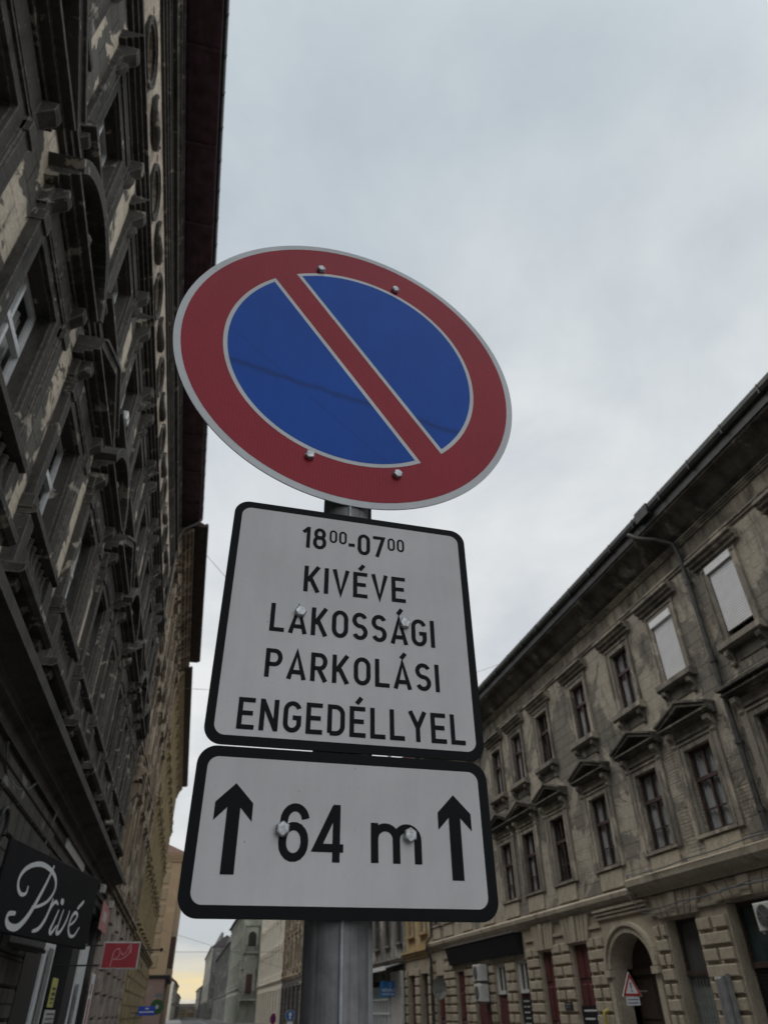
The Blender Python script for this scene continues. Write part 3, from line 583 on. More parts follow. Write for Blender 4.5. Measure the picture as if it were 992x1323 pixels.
# ------------------------------------------------------------------ generic storeyed facade for the houses further along
def house(name, label, A, ang, W, H, dep, floors, ncol, wallm, trimm, eave=0.6, soff='soffit_dark', gz=4.5, wood='brownwood', win=(1.1, 2.0), hood=True, roofm='rooftile', roof_h=3.5, ground='holes', pilaster=False, groundm=None, margin=None, curt=0.4, bh=0.34, gl='glass'):
    b = thing(name, label, 'building', (A[0], A[1], 0), ang)
    mg = margin if margin is not None else W/ncol*0.5
    xs = [mg+(W-2*mg)*i/max(1, ncol-1) for i in range(ncol)] if ncol > 1 else [W/2]
    fh = (H-gz-0.9)/floors; hs = []
    for fl in range(floors):
        zb = gz+0.85+fh*fl; hh = min(win[1], fh-1.0)
        for x in xs: hs.append((x-win[0]/2, x+win[0]/2, zb, zb+hh, 0.3))
    gh = []
    for x in xs:
        if ground == 'holes': gh.append((x-win[0]*0.75, x+win[0]*0.75, 0.12, gz-1.1, 0.3))
    wm = MB(); wall_grid(wm, 0, W, gz, H, hs); shell_rest(wm, 0, W, dep, 0, H); wm.build('wall', wallm, b)
    gm = MB(); wall_grid(gm, 0, W, 0, gz, gh, -0.05)
    if ground == 'holes':
        for i in range(len(xs)+1):                       # rusticated piers between the openings
            x0 = 0.06 if i == 0 else xs[i-1]+win[0]*0.75+0.1; x1 = W-0.06 if i == len(xs) else xs[i]-win[0]*0.75-0.1
            z = 0.2
            while z < gz-0.8 and x1-x0 > 0.15: gm.bbox(x0, x1, -0.14, -0.051, z, z+bh, 0.025); z += bh+0.09
    gm.build('ground_storey', groundm or wallm, b)
    tm = MB(); tm.prism_x(cornice_prof(gz-0.35, 0.4, 0.32, 3), 0, W)
    for fl in range(1, floors): tm.prism_x(cornice_prof(gz+fh*fl+0.35, 0.22, 0.16, 2), 0, W)
    tm.prism_x(cornice_prof(H-0.75, 0.6, eave*0.6, 4), 0, W)
    x = 0.3
    while x < W-0.3: console(tm, x, 0.2, H-0.75, 0.42, 0.26); x += 0.8
    if pilaster:
        for i in range(len(xs)+1):
            x = (0.35 if i == 0 else W-0.35 if i == len(xs) else (xs[i-1]+xs[i])/2)
            tm.box(x-0.28, x+0.28, -0.16, 0, gz+0.2, H-1.0); tm.box(x-0.36, x+0.36, -0.24, 0, H-1.5, H-1.0); tm.box(x-0.36, x+0.36, -0.24, 0, gz+0.2, gz+0.7)
    tm.build('cornice', trimm, b)
    e = MB(); e.box(0, W, -eave, 0.2, H+0.02, H+0.14); e.build('eave_soffit', soff, b)
    gt = MB(); gt.tube([(0, -eave-0.05, H+0.16), (W, -eave-0.05, H+0.16)], 0.09, 8); gt.build('gutter', 'gutter', b)
    r = MB(); r.add([(0, -eave, H+0.15), (W, -eave, H+0.15), (W, dep*0.4, H+roof_h), (0, dep*0.4, H+roof_h), (0, dep, H+0.15), (W, dep, H+0.15)], [(0, 1, 2, 3), (3, 2, 5, 4), (0, 3, 4), (1, 5, 2)])
    rr = r.build('roof', roofm, b)
    x = 2.5
    while roof_h > 2 and x < W-1.5:
        ch_ = MB(); zc = H+roof_h*0.45; ch_.box(x-0.45, x+0.45, dep*0.22, dep*0.32, zc, H+roof_h+0.9); ch_.box(x-0.52, x+0.52, dep*0.21, dep*0.33, H+roof_h+0.9, H+roof_h+1.05)
        for q_ in (-0.22, 0.22): ch_.tube([(x+q_, dep*0.27, H+roof_h+1.05), (x+q_, dep*0.27, H+roof_h+1.5)], 0.11, 8)
        ch_.build('chimney', 'R7_wall', rr); x += 9.5
    protos = []
    for hk in (0, 1):
        hh = min(win[1], fh-1.0); w_ = MB(); surround(w_, win[0], hh, 0.16, 0.06)
        if hood:
            w_.prism_x(cornice_prof(hh+0.34, 0.2, 0.26, 3), -win[0]/2-0.35, win[0]/2+0.35)
            for s in (-1, 1): console(w_, s*(win[0]/2+0.2), 0.14, hh+0.34, 0.4, 0.2)
        w_.prism_x([(0.25, -0.01), (-0.2, -0.03), (-0.2, -0.14), (0.25, -0.16)], -win[0]/2-0.25, win[0]/2+0.25)
        o = w_.build('window', trimm, b); casement('w', win[0], hh, 0.14, wood, o, 0.62, True, False, gl=gl)
        if hk: curtain(o, win[0]*0.95, hh*0.9, 0.33, 0.02)
        protos.append([o, False])
    n = 0
    for fl in range(floors):
        for x in xs:
            n += 1; pk = protos[1 if random.random() < curt else 0]
            if n <= 2: pk = protos[n-1]
            o = pk[0] if not pk[1] else copy_tree(pk[0], b); pk[1] = True; o.location = (x, 0, gz+0.85+fh*fl)
    if gh:
        for i, x in enumerate(xs):
            d = MB(); ww = win[0]*0.75; d.box(x-ww, x+ww, 0.2, 0.26, 0.12, gz-1.1); d.box(x-ww, x+ww, 0.16, 0.2, 2.3, 2.42); d.bbox(x-ww+0.1, x-0.05, 0.17, 0.2, 0.35, 2.2); d.bbox(x+0.05, x+ww-0.1, 0.17, 0.2, 0.35, 2.2)
            d.build('door', 'brownwood' if i % 2 else 'maroon', b)
    return b
house('corner_house', 'brown grey house with pilasters and black eave next along from the sooty tenement', (-3.0, 28.5), R_(90), 16.4, 20.75, 11, 3, 5, 'L2_wall', 'L2_trim', eave=1.27, gz=5.4, pilaster=True, groundm='L2_pier', win=(1.2, 2.6), bh=0.62)
house('ochre_house', 'ochre yellow house with brown eave between the brown grey house and peach wall', (-3.0, 45.0), R_(90), 30.5, 20.3, 11, 4, 10, 'L3_wall', 'L3_trim', eave=0.85, soff='brownwood', gz=5.3, win=(1.2, 2.2), groundm='L3_trim', bh=0.55)
# peach house: its blank end wall faces the street's near end
bp = thing('peach_house', 'peach house whose blank end wall with stone blocks shuts off the ochre row', 'building', (-16.0, 100.0, 0), 0.0)
pw = MB(); W_ = 14.02
wall_grid(pw, 0, W_, 5.3, 18.2, []); shell_rest(pw, 0, W_, 60, 0, 18.2); pw.build('wall', 'L4_wall', bp)
pb = MB(); wall_grid(pb, 0, W_, 0, 5.0, [], -0.04); pb.box(W_-0.02, W_+0.06, 0, 22, 0, 5.0); pb.build('base', 'L4_base', bp)
pc = MB(); pc.prism_x(cornice_prof(4.98, 0.35, 0.4, 3), 0, W_+0.55); pc.box(W_, W_+0.55, -0.2, 22, 5.05, 5.3); pc.build('string_course', 'gutter', bp)
for x in (W_-2.7, W_-5.2, W_-7.7):
    pk = MB(); z = 6.0; k = 0
    while z < 17.0: pk.bbox(x+(0.3 if k % 2 else 0), x+1.5, -0.09, -0.002, z, z+1.35, 0.06); z += 1.75; k += 1
    pk.build('stone_blocks', 'L4_block', bp)
pc = MB(); pc.prism_x(cornice_prof(17.3, 0.9, 0.5, 4), 0, W_+0.2); pc.box(W_, W_+0.45, -0.3, 22, 17.6, 18.22); pc.build('cornice', 'L4_wall', bp)
pr = MB(); pr.add([(-0.4, -0.55, 18.22), (W_+0.6, -0.55, 18.22), (W_+0.6, 22.5, 18.22), (-0.4, 22.5, 18.22), (W_*0.5, 8, 22.5), (W_*0.5, 14, 22.5)], [(0, 1, 4), (1, 2, 5, 4), (2, 3, 5), (3, 0, 4, 5), (0, 3, 2, 1)]); pr.build('roof', 'rooftile', bp)
bw = MB(); bw.box(W_+0.002, W_+0.55, 3, 6, 6.2, 9.4); bw.bbox(W_+0.1, W_+0.45, 2.9, 3, 6.9, 9.1, 0.02); bw.build('bay_window', 'maroon', bp)
# rest of the street on that side and what closes its far end
house('grey_row_house', 'small pale grey house low beyond the peach end wall', (-2.3, 250.0), R_(89.0), 60.0, 9.2, 10, 2, 14, 'R5_wall', 'pale_trim', eave=0.5, gz=4.2, win=(1.2, 1.6))
house('dark_row_house', 'darker grey house beyond the pale one, at the street end', (-1.0, 312.0), R_(89.3), 86.0, 7.0, 10, 2, 26, 'R7_wall', 'pale_trim', eave=0.5, gz=4.2, win=(1.3, 1.8), roofm='roofslate')
house('end_house', 'distant pale roofed house closing the far end of the street', (-3.0, 400.0), 0.0, 13.0, 4.9, 10, 1, 6, 'R4_wall', 'pale_trim', eave=0.5, gz=2.2, win=(1.0, 1.3), roofm='R5_wall', roof_h=1.6, ground='none')

# ------------------------------------------------------------------ RIGHT BUILDING (worn beige, pediments)
R1Y0, R1Y1 = -12.0, 42.4; RW = R1Y1-R1Y0
rx = lambda Y: R1Y1-Y
bR = thing('beige_building', 'worn beige two storey house over shops with triangular pediments, across the street', 'building', (13.0, R1Y1, 0), R_(-90))
TC = [13.5, 16.5, 19.15, 22.25, 25.45, 28.15, 30.55, 33.4, 36.3, 39.2, 41.3]; TC = [13.5-3.0*k for k in range(8, 0, -1)]+TC
TC = [y for y in TC if y > R1Y0+1]
rw = MB(); holes = []
for Y in TC: holes += [(rx(Y)-0.52, rx(Y)+0.52, 9.5, 11.5, 0.32), (rx(Y)-0.58, rx(Y)+0.58, 5.37, 7.5, 0.32)]
wall_grid(rw, 0, RW, 4.3, 12.35, holes); shell_rest(rw, 0, RW, 12, 0, 14.0); rw.build('wall', 'R1_wall', bR)
fz_ = MB(); fz_.quad((0, -0.012, 12.35), (RW, -0.012, 12.35), (RW, -0.012, 13.05), (0, -0.012, 13.05)); fz_.build('frieze', 'R1_frieze', bR)
cm = MB(); cm.prism_x(cornice_prof(12.30, 0.14, 0.10, 2), 0, RW); cm.prism_x(cornice_prof(12.95, 0.16, 0.16, 3), 0, RW); cm.build('frieze_moulding', 'R1_trim', bR)
ev = MB(); prf = [(0, 13.1), (-0.16, 13.11), (-0.30, 13.2), (-0.44, 13.36), (-0.58, 13.52), (-0.78, 13.62), (-0.80, 13.70), (0, 13.9)]
ev.prism_x(prf, 0, RW); ev.build('eave_soffit', 'R1_hood', bR)
gt = MB(); gt.prism_x([(-0.79, 13.69), (-0.84, 13.69), (-0.84, 13.95), (-0.93, 13.98), (-0.98, 14.08), (-0.98, 14.22), (-0.955, 14.22), (-0.95, 14.1), (-0.79, 14.05)], 0, RW)
k = 0.0
while k < RW: gt.box(k, k+0.04, -0.995, -0.80, 13.93, 14.23); k += 1.5
gt.box(rx(15.15), rx(14.5), -1.02, -0.80, 13.90, 14.26)
gt.build('gutter', 'gutter', bR)
rf = MB(); rf.add([(0, -0.85, 14.1), (RW, -0.85, 14.1), (RW, 6, 17.5), (0, 6, 17.5), (0, 12.4, 14.1), (RW, 12.4, 14.1)], [(0, 1, 2, 3), (3, 2, 5, 4), (0, 3, 4), (1, 5, 2)]); rf.build('roof', 'roofslate', bR)
# string course: plain length, thicker over the nearer shops
cm = MB(); xs_ = rx(20.85)
cm.prism_x([(0, 4.2), (-0.10, 4.2), (-0.12, 4.3), (-0.2, 4.34), (-0.28, 4.42), (-0.30, 4.54), (-0.26, 4.58), (0, 4.66)], 0, xs_-0.002)
cm.prism_x([(0, 4.28), (-0.14, 4.28), (-0.18, 4.40), (-0.32, 4.46), (-0.44, 4.56), (-0.46, 4.72), (-0.40, 4.76), (0, 4.84)], xs_, RW)
cm.build('string_course', 'R1_band', bR)
# ground storey openings
GH = [(37.0, 38.25, 0.12, 3.15), (33.85, 35.6, 0.12, 3.3), (31.9, 33.1, 0.12, 3.2), (29.6, 30.75, 0.12, 3.22), (27.3, 28.35, 0.12, 3.36), (24.55, 25.75, 0.12, 3.42), (20.75, 23.1, 0.12, 3.52), (18.4, 19.75, 0.12, 3.62), (15.0, 17.05, 0.12, 3.75), (11.6, 13.6, 0.12, 3.75), (8.2, 10.2, 0.12, 3.75), (4.4, 6.6, 0.12, 3.75), (0.5, 2.8, 0.12, 3.75), (-4, -2, 0.12, 3.75), (40.2, 41.5, 0.12, 3.1)]
gw = MB(); wall_grid(gw, 0, RW, 0, 4.3, [(rx(b), rx(a), c, d, 0.45) for a, b, c, d in GH], -0.04)
# arch spandrels of the gateway
xa, xb = rx(23.1), rx(20.75); xc = (xa+xb)/2; hw = (xb-xa)/2; zs0 = 2.62; rise = 0.86; n = 16
arc = [(xc-hw*math.cos(PI*i/n), zs0+rise*math.sin(PI*i/n)) for i in range(n+1)]
for i in range(n):
    p, q = arc[i], arc[i+1]
    gw.quad((p[0], -0.04, p[1]), (q[0], -0.04, q[1]), (q[0], -0.04, 3.519), (p[0], -0.04, 3.519)); gw.quad((p[0], -0.04, p[1]), (q[0], -0.04, q[1]), (q[0], 0.75, q[1]), (p[0], 0.75, p[1]))
gw.build('ground_storey', 'R1_ground', bR)
av = MB()
for i in range(n):
    f = lambda k, r: (xc-(hw+r)*math.cos(PI*k/n), zs0+(rise+r)*math.sin(PI*k/n))
    av.prism_y([f(i, 0.02), f(i+1, 0.02), f(i+1, 0.2), f(i, 0.2)], -0.13, -0.041); av.prism_y([f(i, 0.2), f(i+1, 0.2), f(i+1, 0.3), f(i, 0.3)], -0.19, -0.041)
for s in (-1, 1): av.box(xc+s*(hw+0.0), xc+s*(hw+0.34), -0.20, -0.041, zs0-0.20, zs0-0.02); av.box(xc+s*(hw+0.04), xc+s*(hw+0.28), -0.12, -0.041, 0.12, zs0-0.2)
for k in range(3): av.prism_x([(-0.041, 3.95+0.1*k), (-0.12-0.04*k, 3.96+0.1*k), (-0.12-0.04*k, 4.03+0.1*k), (-0.041, 4.045+0.1*k)], rx(23.6), rx(20.5))
av.build('gateway_arch', 'R1_band', bR)
# rusticated piers: H-pattern of bosses, and fanned voussoirs over the openings
srt = sorted(GH)
edges = [(-12.0, srt[0][0])]+[(srt[i][1], srt[i+1][0]) for i in range(len(srt)-1)]+[(srt[-1][1], R1Y1)]
for a, b in edges:
    if 20.0 < (a+b)/2 < 24.6: a2, b2 = (a+0.36, b-0.06) if (a+b)/2 > 22 else (a+0.06, b-0.36)
    else: a2, b2 = a+0.07, b-0.07
    if b2-a2 > 2.2: continue
    z = 0.2; k = 0; hh_ = 0.34; rp = MB()
    while z+hh_ < 3.75:
        mid = (a2+b2)/2
        if k % 2 == 0: rp.bbox(rx(b2), rx(a2), -0.115, -0.041, z, z+hh_-0.085, 0.02)
        else:
            rp.bbox(rx(b2), rx(mid+0.06), -0.115, -0.041, z, z+hh_-0.085, 0.02); rp.bbox(rx(mid-0.06), rx(a2), -0.115, -0.041, z, z+hh_-0.085, 0.02)
        z += hh_; k += 1
    rp.box(rx(b2), rx(a2), -0.10, -0.041, 3.76, 3.86); rp.build('rusticated_pier', 'R1_ground', bR)
for a, b, c, d in GH:
    if a > 29 or 20.5 < a < 21 : continue
    rp = MB(); m_ = 7; x0, x1 = rx(b)-0.25, rx(a)+0.25
    for i in range(m_):
        t0, t1 = i/m_, (i+1)/m_; xm = (x0+x1)/2; kx = 1.28
        p = [(x0+(x1-x0)*t0+0.02, d+0.06), (x0+(x1-x0)*t1-0.02, d+0.06), (xm+(x0+(x1-x0)*t1-0.02-xm)*kx, 4.24), (xm+(x0+(x1-x0)*t0+0.02-xm)*kx, 4.24)]
        rp.prism_y(p, -0.13-(0.05 if i == 3 else 0), -0.041)
    rp.build('voussoirs', 'R1_ground', bR)
# doors, shop windows
def r1_fill(a, b, c, d, kind):
    x0, x1 = rx(b), rx(a); mb = MB()
    if kind in ('door', 'gate', 'shut'):
        mt = {'door': 'door_red', 'gate': 'brownwood', 'shut': 'grey'}[kind]; yy = 0.62 if kind == 'gate' else 0.10
        mb.box(x0, x1, yy, yy+0.08, c, d); mid = (x0+x1)/2
        if kind == 'gate':
            mb.box(x0, x1, yy-0.08, yy, 2.45, 2.62)
            for s in (0, 1):
                for z0_, z1_ in ((0.3, 1.2), (1.35, 2.35)): mb.bbox((x0 if s == 0 else mid)+0.12, (mid if s == 0 else x1)-0.12, yy-0.04, yy, z0_, z1_, 0.03)
        elif kind == 'shut':
            z = c+0.02
            while z < 2.3: mb.box(x0+0.05, x1-0.05, yy-0.025, yy, z, z+0.05); z += 0.075
        else:
            for s in (0, 1):
                for z0_, z1_ in ((0.3, 1.2), (1.3, 2.3), (2.45, d-0.1)): mb.bbox((x0 if s == 0 else mid)+0.07, (mid if s == 0 else x1)-0.07, yy-0.035, yy, z0_, z1_, 0.025)
        o = mb.build('door', mt, bR)
        if kind == 'door': h_ = MB(); h_.tube([(mid+0.1, yy-0.06, 1.05), (mid+0.1, yy-0.06, 1.25)], 0.02, 8); h_.build('handle', 'bolt', o)
    else:
        fr = MB(); yy = 0.02 if kind == 'window' else 0.25; tk = 0.2 if kind == 'window' else 0.08
        zl = {'window': 2.15, 'transom': 2.32, 'teal': 2.38}[kind]
        fr.box(x0, x0+tk, yy, yy+0.1, zl, d); fr.box(x1-tk, x1, yy, yy+0.1, zl, d); fr.box(x0+tk, x1-tk, yy, yy+0.1, d-0.1, d); fr.box(x0+tk, x1-tk, yy-0.06, yy+0.1, zl, zl+0.12)
        if kind == 'window': fr.box((x0+x1)/2-0.05, (x0+x1)/2+0.05, yy+0.01, yy+0.1, zl+0.12, d-0.08)
        o = fr.build('shop_window', 'offwhite' if kind == 'window' else 'brownwood', bR)
        q = MB(); q.quad((x0+0.01, yy+0.07, zl+0.05), (x1-0.01, yy+0.07, zl+0.05), (x1-0.01, yy+0.07, d-0.02), (x0+0.01, yy+0.07, d-0.02)); q.build('glass_pane', {'teal': 'glass_teal', 'transom': 'glass_grey'}.get(kind, 'glass_dark'), o)
        lo = MB()
        if kind == 'window': lo.box(x0, x1, 0.06, 0.16, c, zl-0.01); lo.bbox(x0+0.1, x1-0.1, 0.03, 0.06, 0.4, zl-0.15, 0.02); lo.build('lower_panel', 'door_red', bR)
        elif kind == 'transom':
            lo.quad((x0+0.02, 0.34, c), (x1-0.02, 0.34, c), (x1-0.02, 0.34, zl), (x0+0.02, 0.34, zl)); lo.build('lower_pane', 'frosted', bR)
            gr = MB(); xx = x0+0.06
            while xx < x1: gr.box(xx, xx+0.014, 0.24, 0.254, c, zl-0.02); xx += 0.14
            z = c+0.1
            while z < zl-0.05: gr.box(x0+0.04, x1-0.02, 0.256, 0.27, z, z+0.014); z += 0.22
            gr.build('security_grille', 'grey', bR)
        else:
            lo.box(x0+0.02, x1-0.02, 0.3, 0.36, c, zl-0.01)
            z = c
            while z < zl-0.08: lo.box(x0+0.02, x1-0.02, 0.27, 0.3, z, z+0.045); z += 0.07
            lo.build('roller_shutter', 'black', bR)
KK = {37.0: 'door', 33.85: 'window', 31.9: 'window', 29.6: 'window', 27.3: 'door', 24.55: 'door', 20.75: 'gate', 18.4: 'transom', 15.0: 'teal', 40.2: 'door'}
for h in GH: r1_fill(*h, KK.get(h[0], 'shut'))
# upper windows
def r1_top(variant):
    wd, ht = 1.04, 2.0
    w_ = MB(); surround(w_, wd, ht, 0.17, 0.05); o = w_.build('window', 'R1_trim', bR)
    h = MB(); h.box(-0.78, 0.78, -0.05, 0, ht+0.225, ht+0.34); h.prism_x(cornice_prof(ht+0.34, 0.32, 0.32, 3), -0.98, 0.98); h.build('hood', 'R1_trim', o)
    s_ = MB(); s_.prism_x([(0.3, -0.005), (-0.24, -0.03), (-0.24, -0.18), (-0.16, -0.24), (0.3, -0.26)], -0.85, 0.85); s_.build('sill', 'R1_trim', o)
    ap = MB()
    for s in (-1, 1): console(ap, s*0.62, 0.17, -0.26, 0.42, 0.2)
    ap.box(-0.5, 0.5, -0.03, 0, -0.6, -0.28); ap.build('apron', 'R1_hood', o)
    casement('w', wd, ht, 0.11, 'window_brown', o, 0.64, True, False)
    if variant == 'shutter':
        sh = MB(); z = 0.0 if True else 0
        z0_ = 0.02
        while z0_ < ht-0.2: sh.prism_x([(0.02, z0_), (-0.018, z0_+0.012), (-0.018, z0_+0.052), (0.02, z0_+0.064)], -wd/2+0.03, wd/2-0.03); z0_ += 0.068
        sh.box(-wd/2-0.02, wd/2+0.02, -0.10, 0.1, ht-0.22, ht-0.005); sh.build('roller_shutter', 'shutter', o)
    elif variant == 'curtain': curtain(o, wd*0.96, ht*0.97, 0.23)
    return o
def r1_low(variant):
    wd, ht = 1.16, 2.13
    w_ = MB(); surround(w_, wd, ht, 0.16, 0.05)
    for s in (-1, 1): w_.box(s*0.80, s*0.98, -0.07, 0, -0.1, ht+0.30); console(w_, s*0.90, 0.2, ht+0.56, 0.44, 0.24)
    w_.box(-0.98, 0.98, -0.06, 0, ht+0.30, ht+0.55); o = w_.build('window', 'R1_trim', bR)
    h = MB(); zb = ht+0.56; h.prism_x(cornice_prof(zb, 0.14, 0.34, 3), -1.18, 1.18)
    if variant != 'flat':
        for s in (-1, 1):
            h.prism_y([(s*1.18, zb+0.14), (0, zb+0.50), (0, zb+0.62), (s*1.18, zb+0.24)], -0.34, 0); h.prism_y([(s*1.20, zb+0.235), (0, zb+0.615), (0, zb+0.68), (s*1.20, zb+0.30)], -0.40, 0)
        h.prism_y([(-1.05, zb+0.139), (1.05, zb+0.139), (0, zb+0.5)], -0.03, 0)
        h.build('pediment', 'R1_hood', o)
    else: h.prism_x(cornice_prof(zb+0.14, 0.16, 0.42, 2), -1.22, 1.22); h.build('hood', 'R1_hood', o)
    s_ = MB(); s_.prism_x([(0.3, -0.005), (-0.10, -0.02), (-0.10, -0.10), (0.3, -0.12)], -0.78, 0.78); s_.build('sill', 'R1_trim', o)
    ap = MB(); ap.bbox(-0.72, 0.72, -0.05, 0.0, -0.66, -0.13, 0.02); ap.build('apron', 'R1_band', o)
    casement('w', wd, ht, 0.11, 'window_brown', o, 0.62, True, True)
    if variant != 'bare': curtain(o, wd*0.96, ht*0.97, 0.23)
    return o
pt = {k: [r1_top(k), 0] for k in ('shutter', 'curtain', 'bare')}; pl_ = {k: [r1_low(k), 0] for k in ('curtain', 'bare', 'flat')}
for i, Y in enumerate(TC):
    k = 'shutter' if Y in (13.5, 16.5) else ('bare' if i % 3 == 0 else 'curtain'); p = pt[k]
    o = p[0] if not p[1] else copy_tree(p[0], bR); p[1] = 1; o.location = (rx(Y), 0, 9.5)
    if Y in (13.5, 16.5):
        for ch in o.children:
            if ch.name.startswith('roller'): ch.location.z = 0.24 if Y == 13.5 else 0.0
    k = 'flat' if Y < 15 else ('bare' if i % 4 == 0 else 'curtain'); p = pl_[k]
    o = p[0] if not p[1] else copy_tree(p[0], bR); p[1] = 1; o.location = (rx(Y), 0, 5.37)
# downpipe with swan neck
dp = MB(); X_ = rx(14.75)
dp.tube([(X_-1.05, -0.90, 13.95), (X_-0.75, -0.84, 13.62), (X_-0.35, -0.55, 13.35), (X_-0.05, -0.22, 13.05), (X_, -0.14, 12.6), (X_, -0.12, 11.0), (X_, -0.12, 4.95)], 0.075, 10)
for z in (11.6, 9.2, 7.0, 5.4): dp.tube([(X_, -0.12, z), (X_, -0.12, z+0.1)], 0.10, 10); dp.box(X_-0.03, X_+0.03, -0.1, 0, z+0.02, z+0.08)
dp.build('downpipe', 'pipe', bR)
dp = MB(); X_ = 0.5; dp.tube([(X_, -0.9, 13.9), (X_, -0.3, 13.2), (X_, -0.14, 12.7), (X_, -0.14, 4.9), (X_, -0.4, 4.6), (X_, -0.4, 4.3), (X_, -0.2, 3.9), (X_, -0.2, 0.1)], 0.07, 10); dp.build('downpipe', 'pipe', bR)
# cable run drooping along the string course
cb = MB()
def droop(pts, sag, n=8):
    out = []
    for (a, b) in zip(pts[:-1], pts[1:]):
        for i in range(n):
            t = i/n; out.append((a[0]+(b[0]-a[0])*t, a[1]+(b[1]-a[1])*t, a[2]+(b[2]-a[2])*t-sag*4*t*(1-t)))
    out.append(pts[-1]); return out
cb.tube(droop([(rx(21.2), -0.20, 4.95), (rx(19.5), -0.50, 4.80), (rx(17.5), -0.52, 4.82), (rx(15), -0.52, 4.86), (rx(11), -0.52, 4.88)], 0.03), 0.016, 6)
cb.tube(droop([(rx(21.0), -0.2, 4.9), (rx(20.95), -0.36, 4.4), (rx(20.6), -0.2, 3.95), (rx(18.6), -0.24, 3.97), (rx(16.5), -0.24, 4.02), (rx(12), -0.26, 4.06)], 0.04), 0.02, 6)
cb.tube(droop([(rx(20.6), -0.2, 3.90), (rx(19.2), -0.22, 3.84), (rx(18.0), -0.24, 3.98), (rx(15.6), -0.26, 4.08), (rx(12), -0.28, 4.1)], 0.06), 0.012, 6)
tag(cb.build('cable_run', 'wire', None, (13.0, R1Y1, 0), R_(-90)), 'grey cables sagging along the string course over the arched gateway', 'cable')

# right side, further along (front line x = 13 unless the street narrows)
house('yellow_house', 'narrow yellow ochre house joined to the worn beige building with white framed windows', (13.0, 47.6), R_(-90), 5.15, 13.2, 10, 2, 2, 'R2_wall', 'R2_wall', eave=0.5, gz=4.4, wood='white', win=(1.0, 1.9), hood=False, groundm='R1_ground')
b3 = house('dirty_grey_house', 'dirty grey house above the blue shop sign and white awning', (13.0, 92.5), R_(-90), 44.8, 15.5, 10, 3, 15, 'R3_wall', 'R3_wall', eave=0.6, gz=4.3, win=(1.1, 1.9), groundm='R7_wall')
house('brown_house', 'brown house with dark cornice, just beyond the pole', (13.0, 110.5), R_(-90), 17.9, 19.5, 10, 3, 5, 'R4_wall', 'L2_trim', eave=0.7, gz=5.2, win=(1.6, 3.0), groundm='L1_ground', gl='glass_dark', pilaster=True)
house('cream_house', 'tall cream coloured house left of the pole', (13.0, 146.0), R_(-90), 35.4, 20.5, 10, 4, 10, 'R5_wall', 'R5_trim', eave=0.7, gz=5.2, win=(1.4, 2.3), gl='glass_dark', pilaster=True)
b6 = house('green_grey_house', 'grey green house whose end wall has an arched corner bay and balconies', (10.0, 189.0), R_(-90), 39.0, 17.0, 13, 3, 11, 'R6_wall', 'R6_wall', eave=0.8, gz=5.2, win=(1.4, 2.5), roofm='roofslate', roof_h=2.5, gl='glass_dark', pilaster=True)
eb = 39.0
bay = MB(); bay.box(eb+0.01, eb+0.9, 0.5, 2.6, 3.6, 14.6); bay.box(eb+0.01, eb+1.1, 0.3, 2.8, 14.6, 15.0); bay.box(eb+0.01, eb+1.3, 0.2, 2.9, 10.3, 10.6); bay.box(eb+0.01, eb+1.3, 0.2, 2.9, 3.3, 3.6); bay.box(eb+0.01, eb+0.3, 0, 3.2, 7.9, 8.2); bay.build('corner_bay', 'R6_wall', b6)
bay = MB()
def arch_side(mb, x, yc, hw_, z0, z1, n_=10): mb.add([(x, yc-hw_, z0), (x, yc+hw_, z0)]+[(x, yc+hw_*math.cos(PI*i/n_), z1+hw_*math.sin(PI*i/n_)) for i in range(n_+1)], [tuple(range(n_+3))])
arch_side(bay, eb+0.91, 1.55, 0.72, 11.4, 13.0); bay.build('arched_window', 'glass_dark', b6)
bay = MB(); bay.box(eb+0.9, eb+0.93, 1.0, 2.1, 4.3, 7.2); bay.build('balcony_door', 'maroon', b6)
for zb_ in (3.6, 10.6):
    bay = MB(); yy = 0.25
    while yy < 2.9: bay.box(eb+1.24, eb+1.27, yy, yy+0.03, zb_, zb_+0.95); yy += 0.15
    bay.box(eb+1.22, eb+1.28, 0.2, 2.9, zb_+0.95, zb_+1.0); bay.build('balcony_railing', 'gutter', b6)
house('slate_roofed_house', 'grey house under a steep dark slate roof beyond the green house', (10.0, 262.0), R_(-90), 72.5, 14.6, 10, 2, 14, 'R7_wall', 'R7_wall', eave=0.6, gz=5.0, win=(1.5, 2.4), roofm='roofslate', roof_h=4.5, gl='glass_dark', pilaster=True)
house('smoky_house', 'smoky grey house far down on the right of the street gap', (8.2, 330.0), R_(-90), 67.0, 18.4, 10, 3, 12, 'R7_wall', 'pale_trim', eave=0.6, gz=4.5, win=(1.6, 1.9), roofm='roofslate', gl='glass_dark', pilaster=True)
house('farthest_house', 'lowest grey house at the right of the far street end', (7.3, 398.0), R_(-90), 66.0, 9.4, 10, 2, 12, 'R7_wall', 'pale_trim', eave=0.5, gz=3.2, win=(1.5, 1.6), roofm='roofslate', gl='glass_dark')

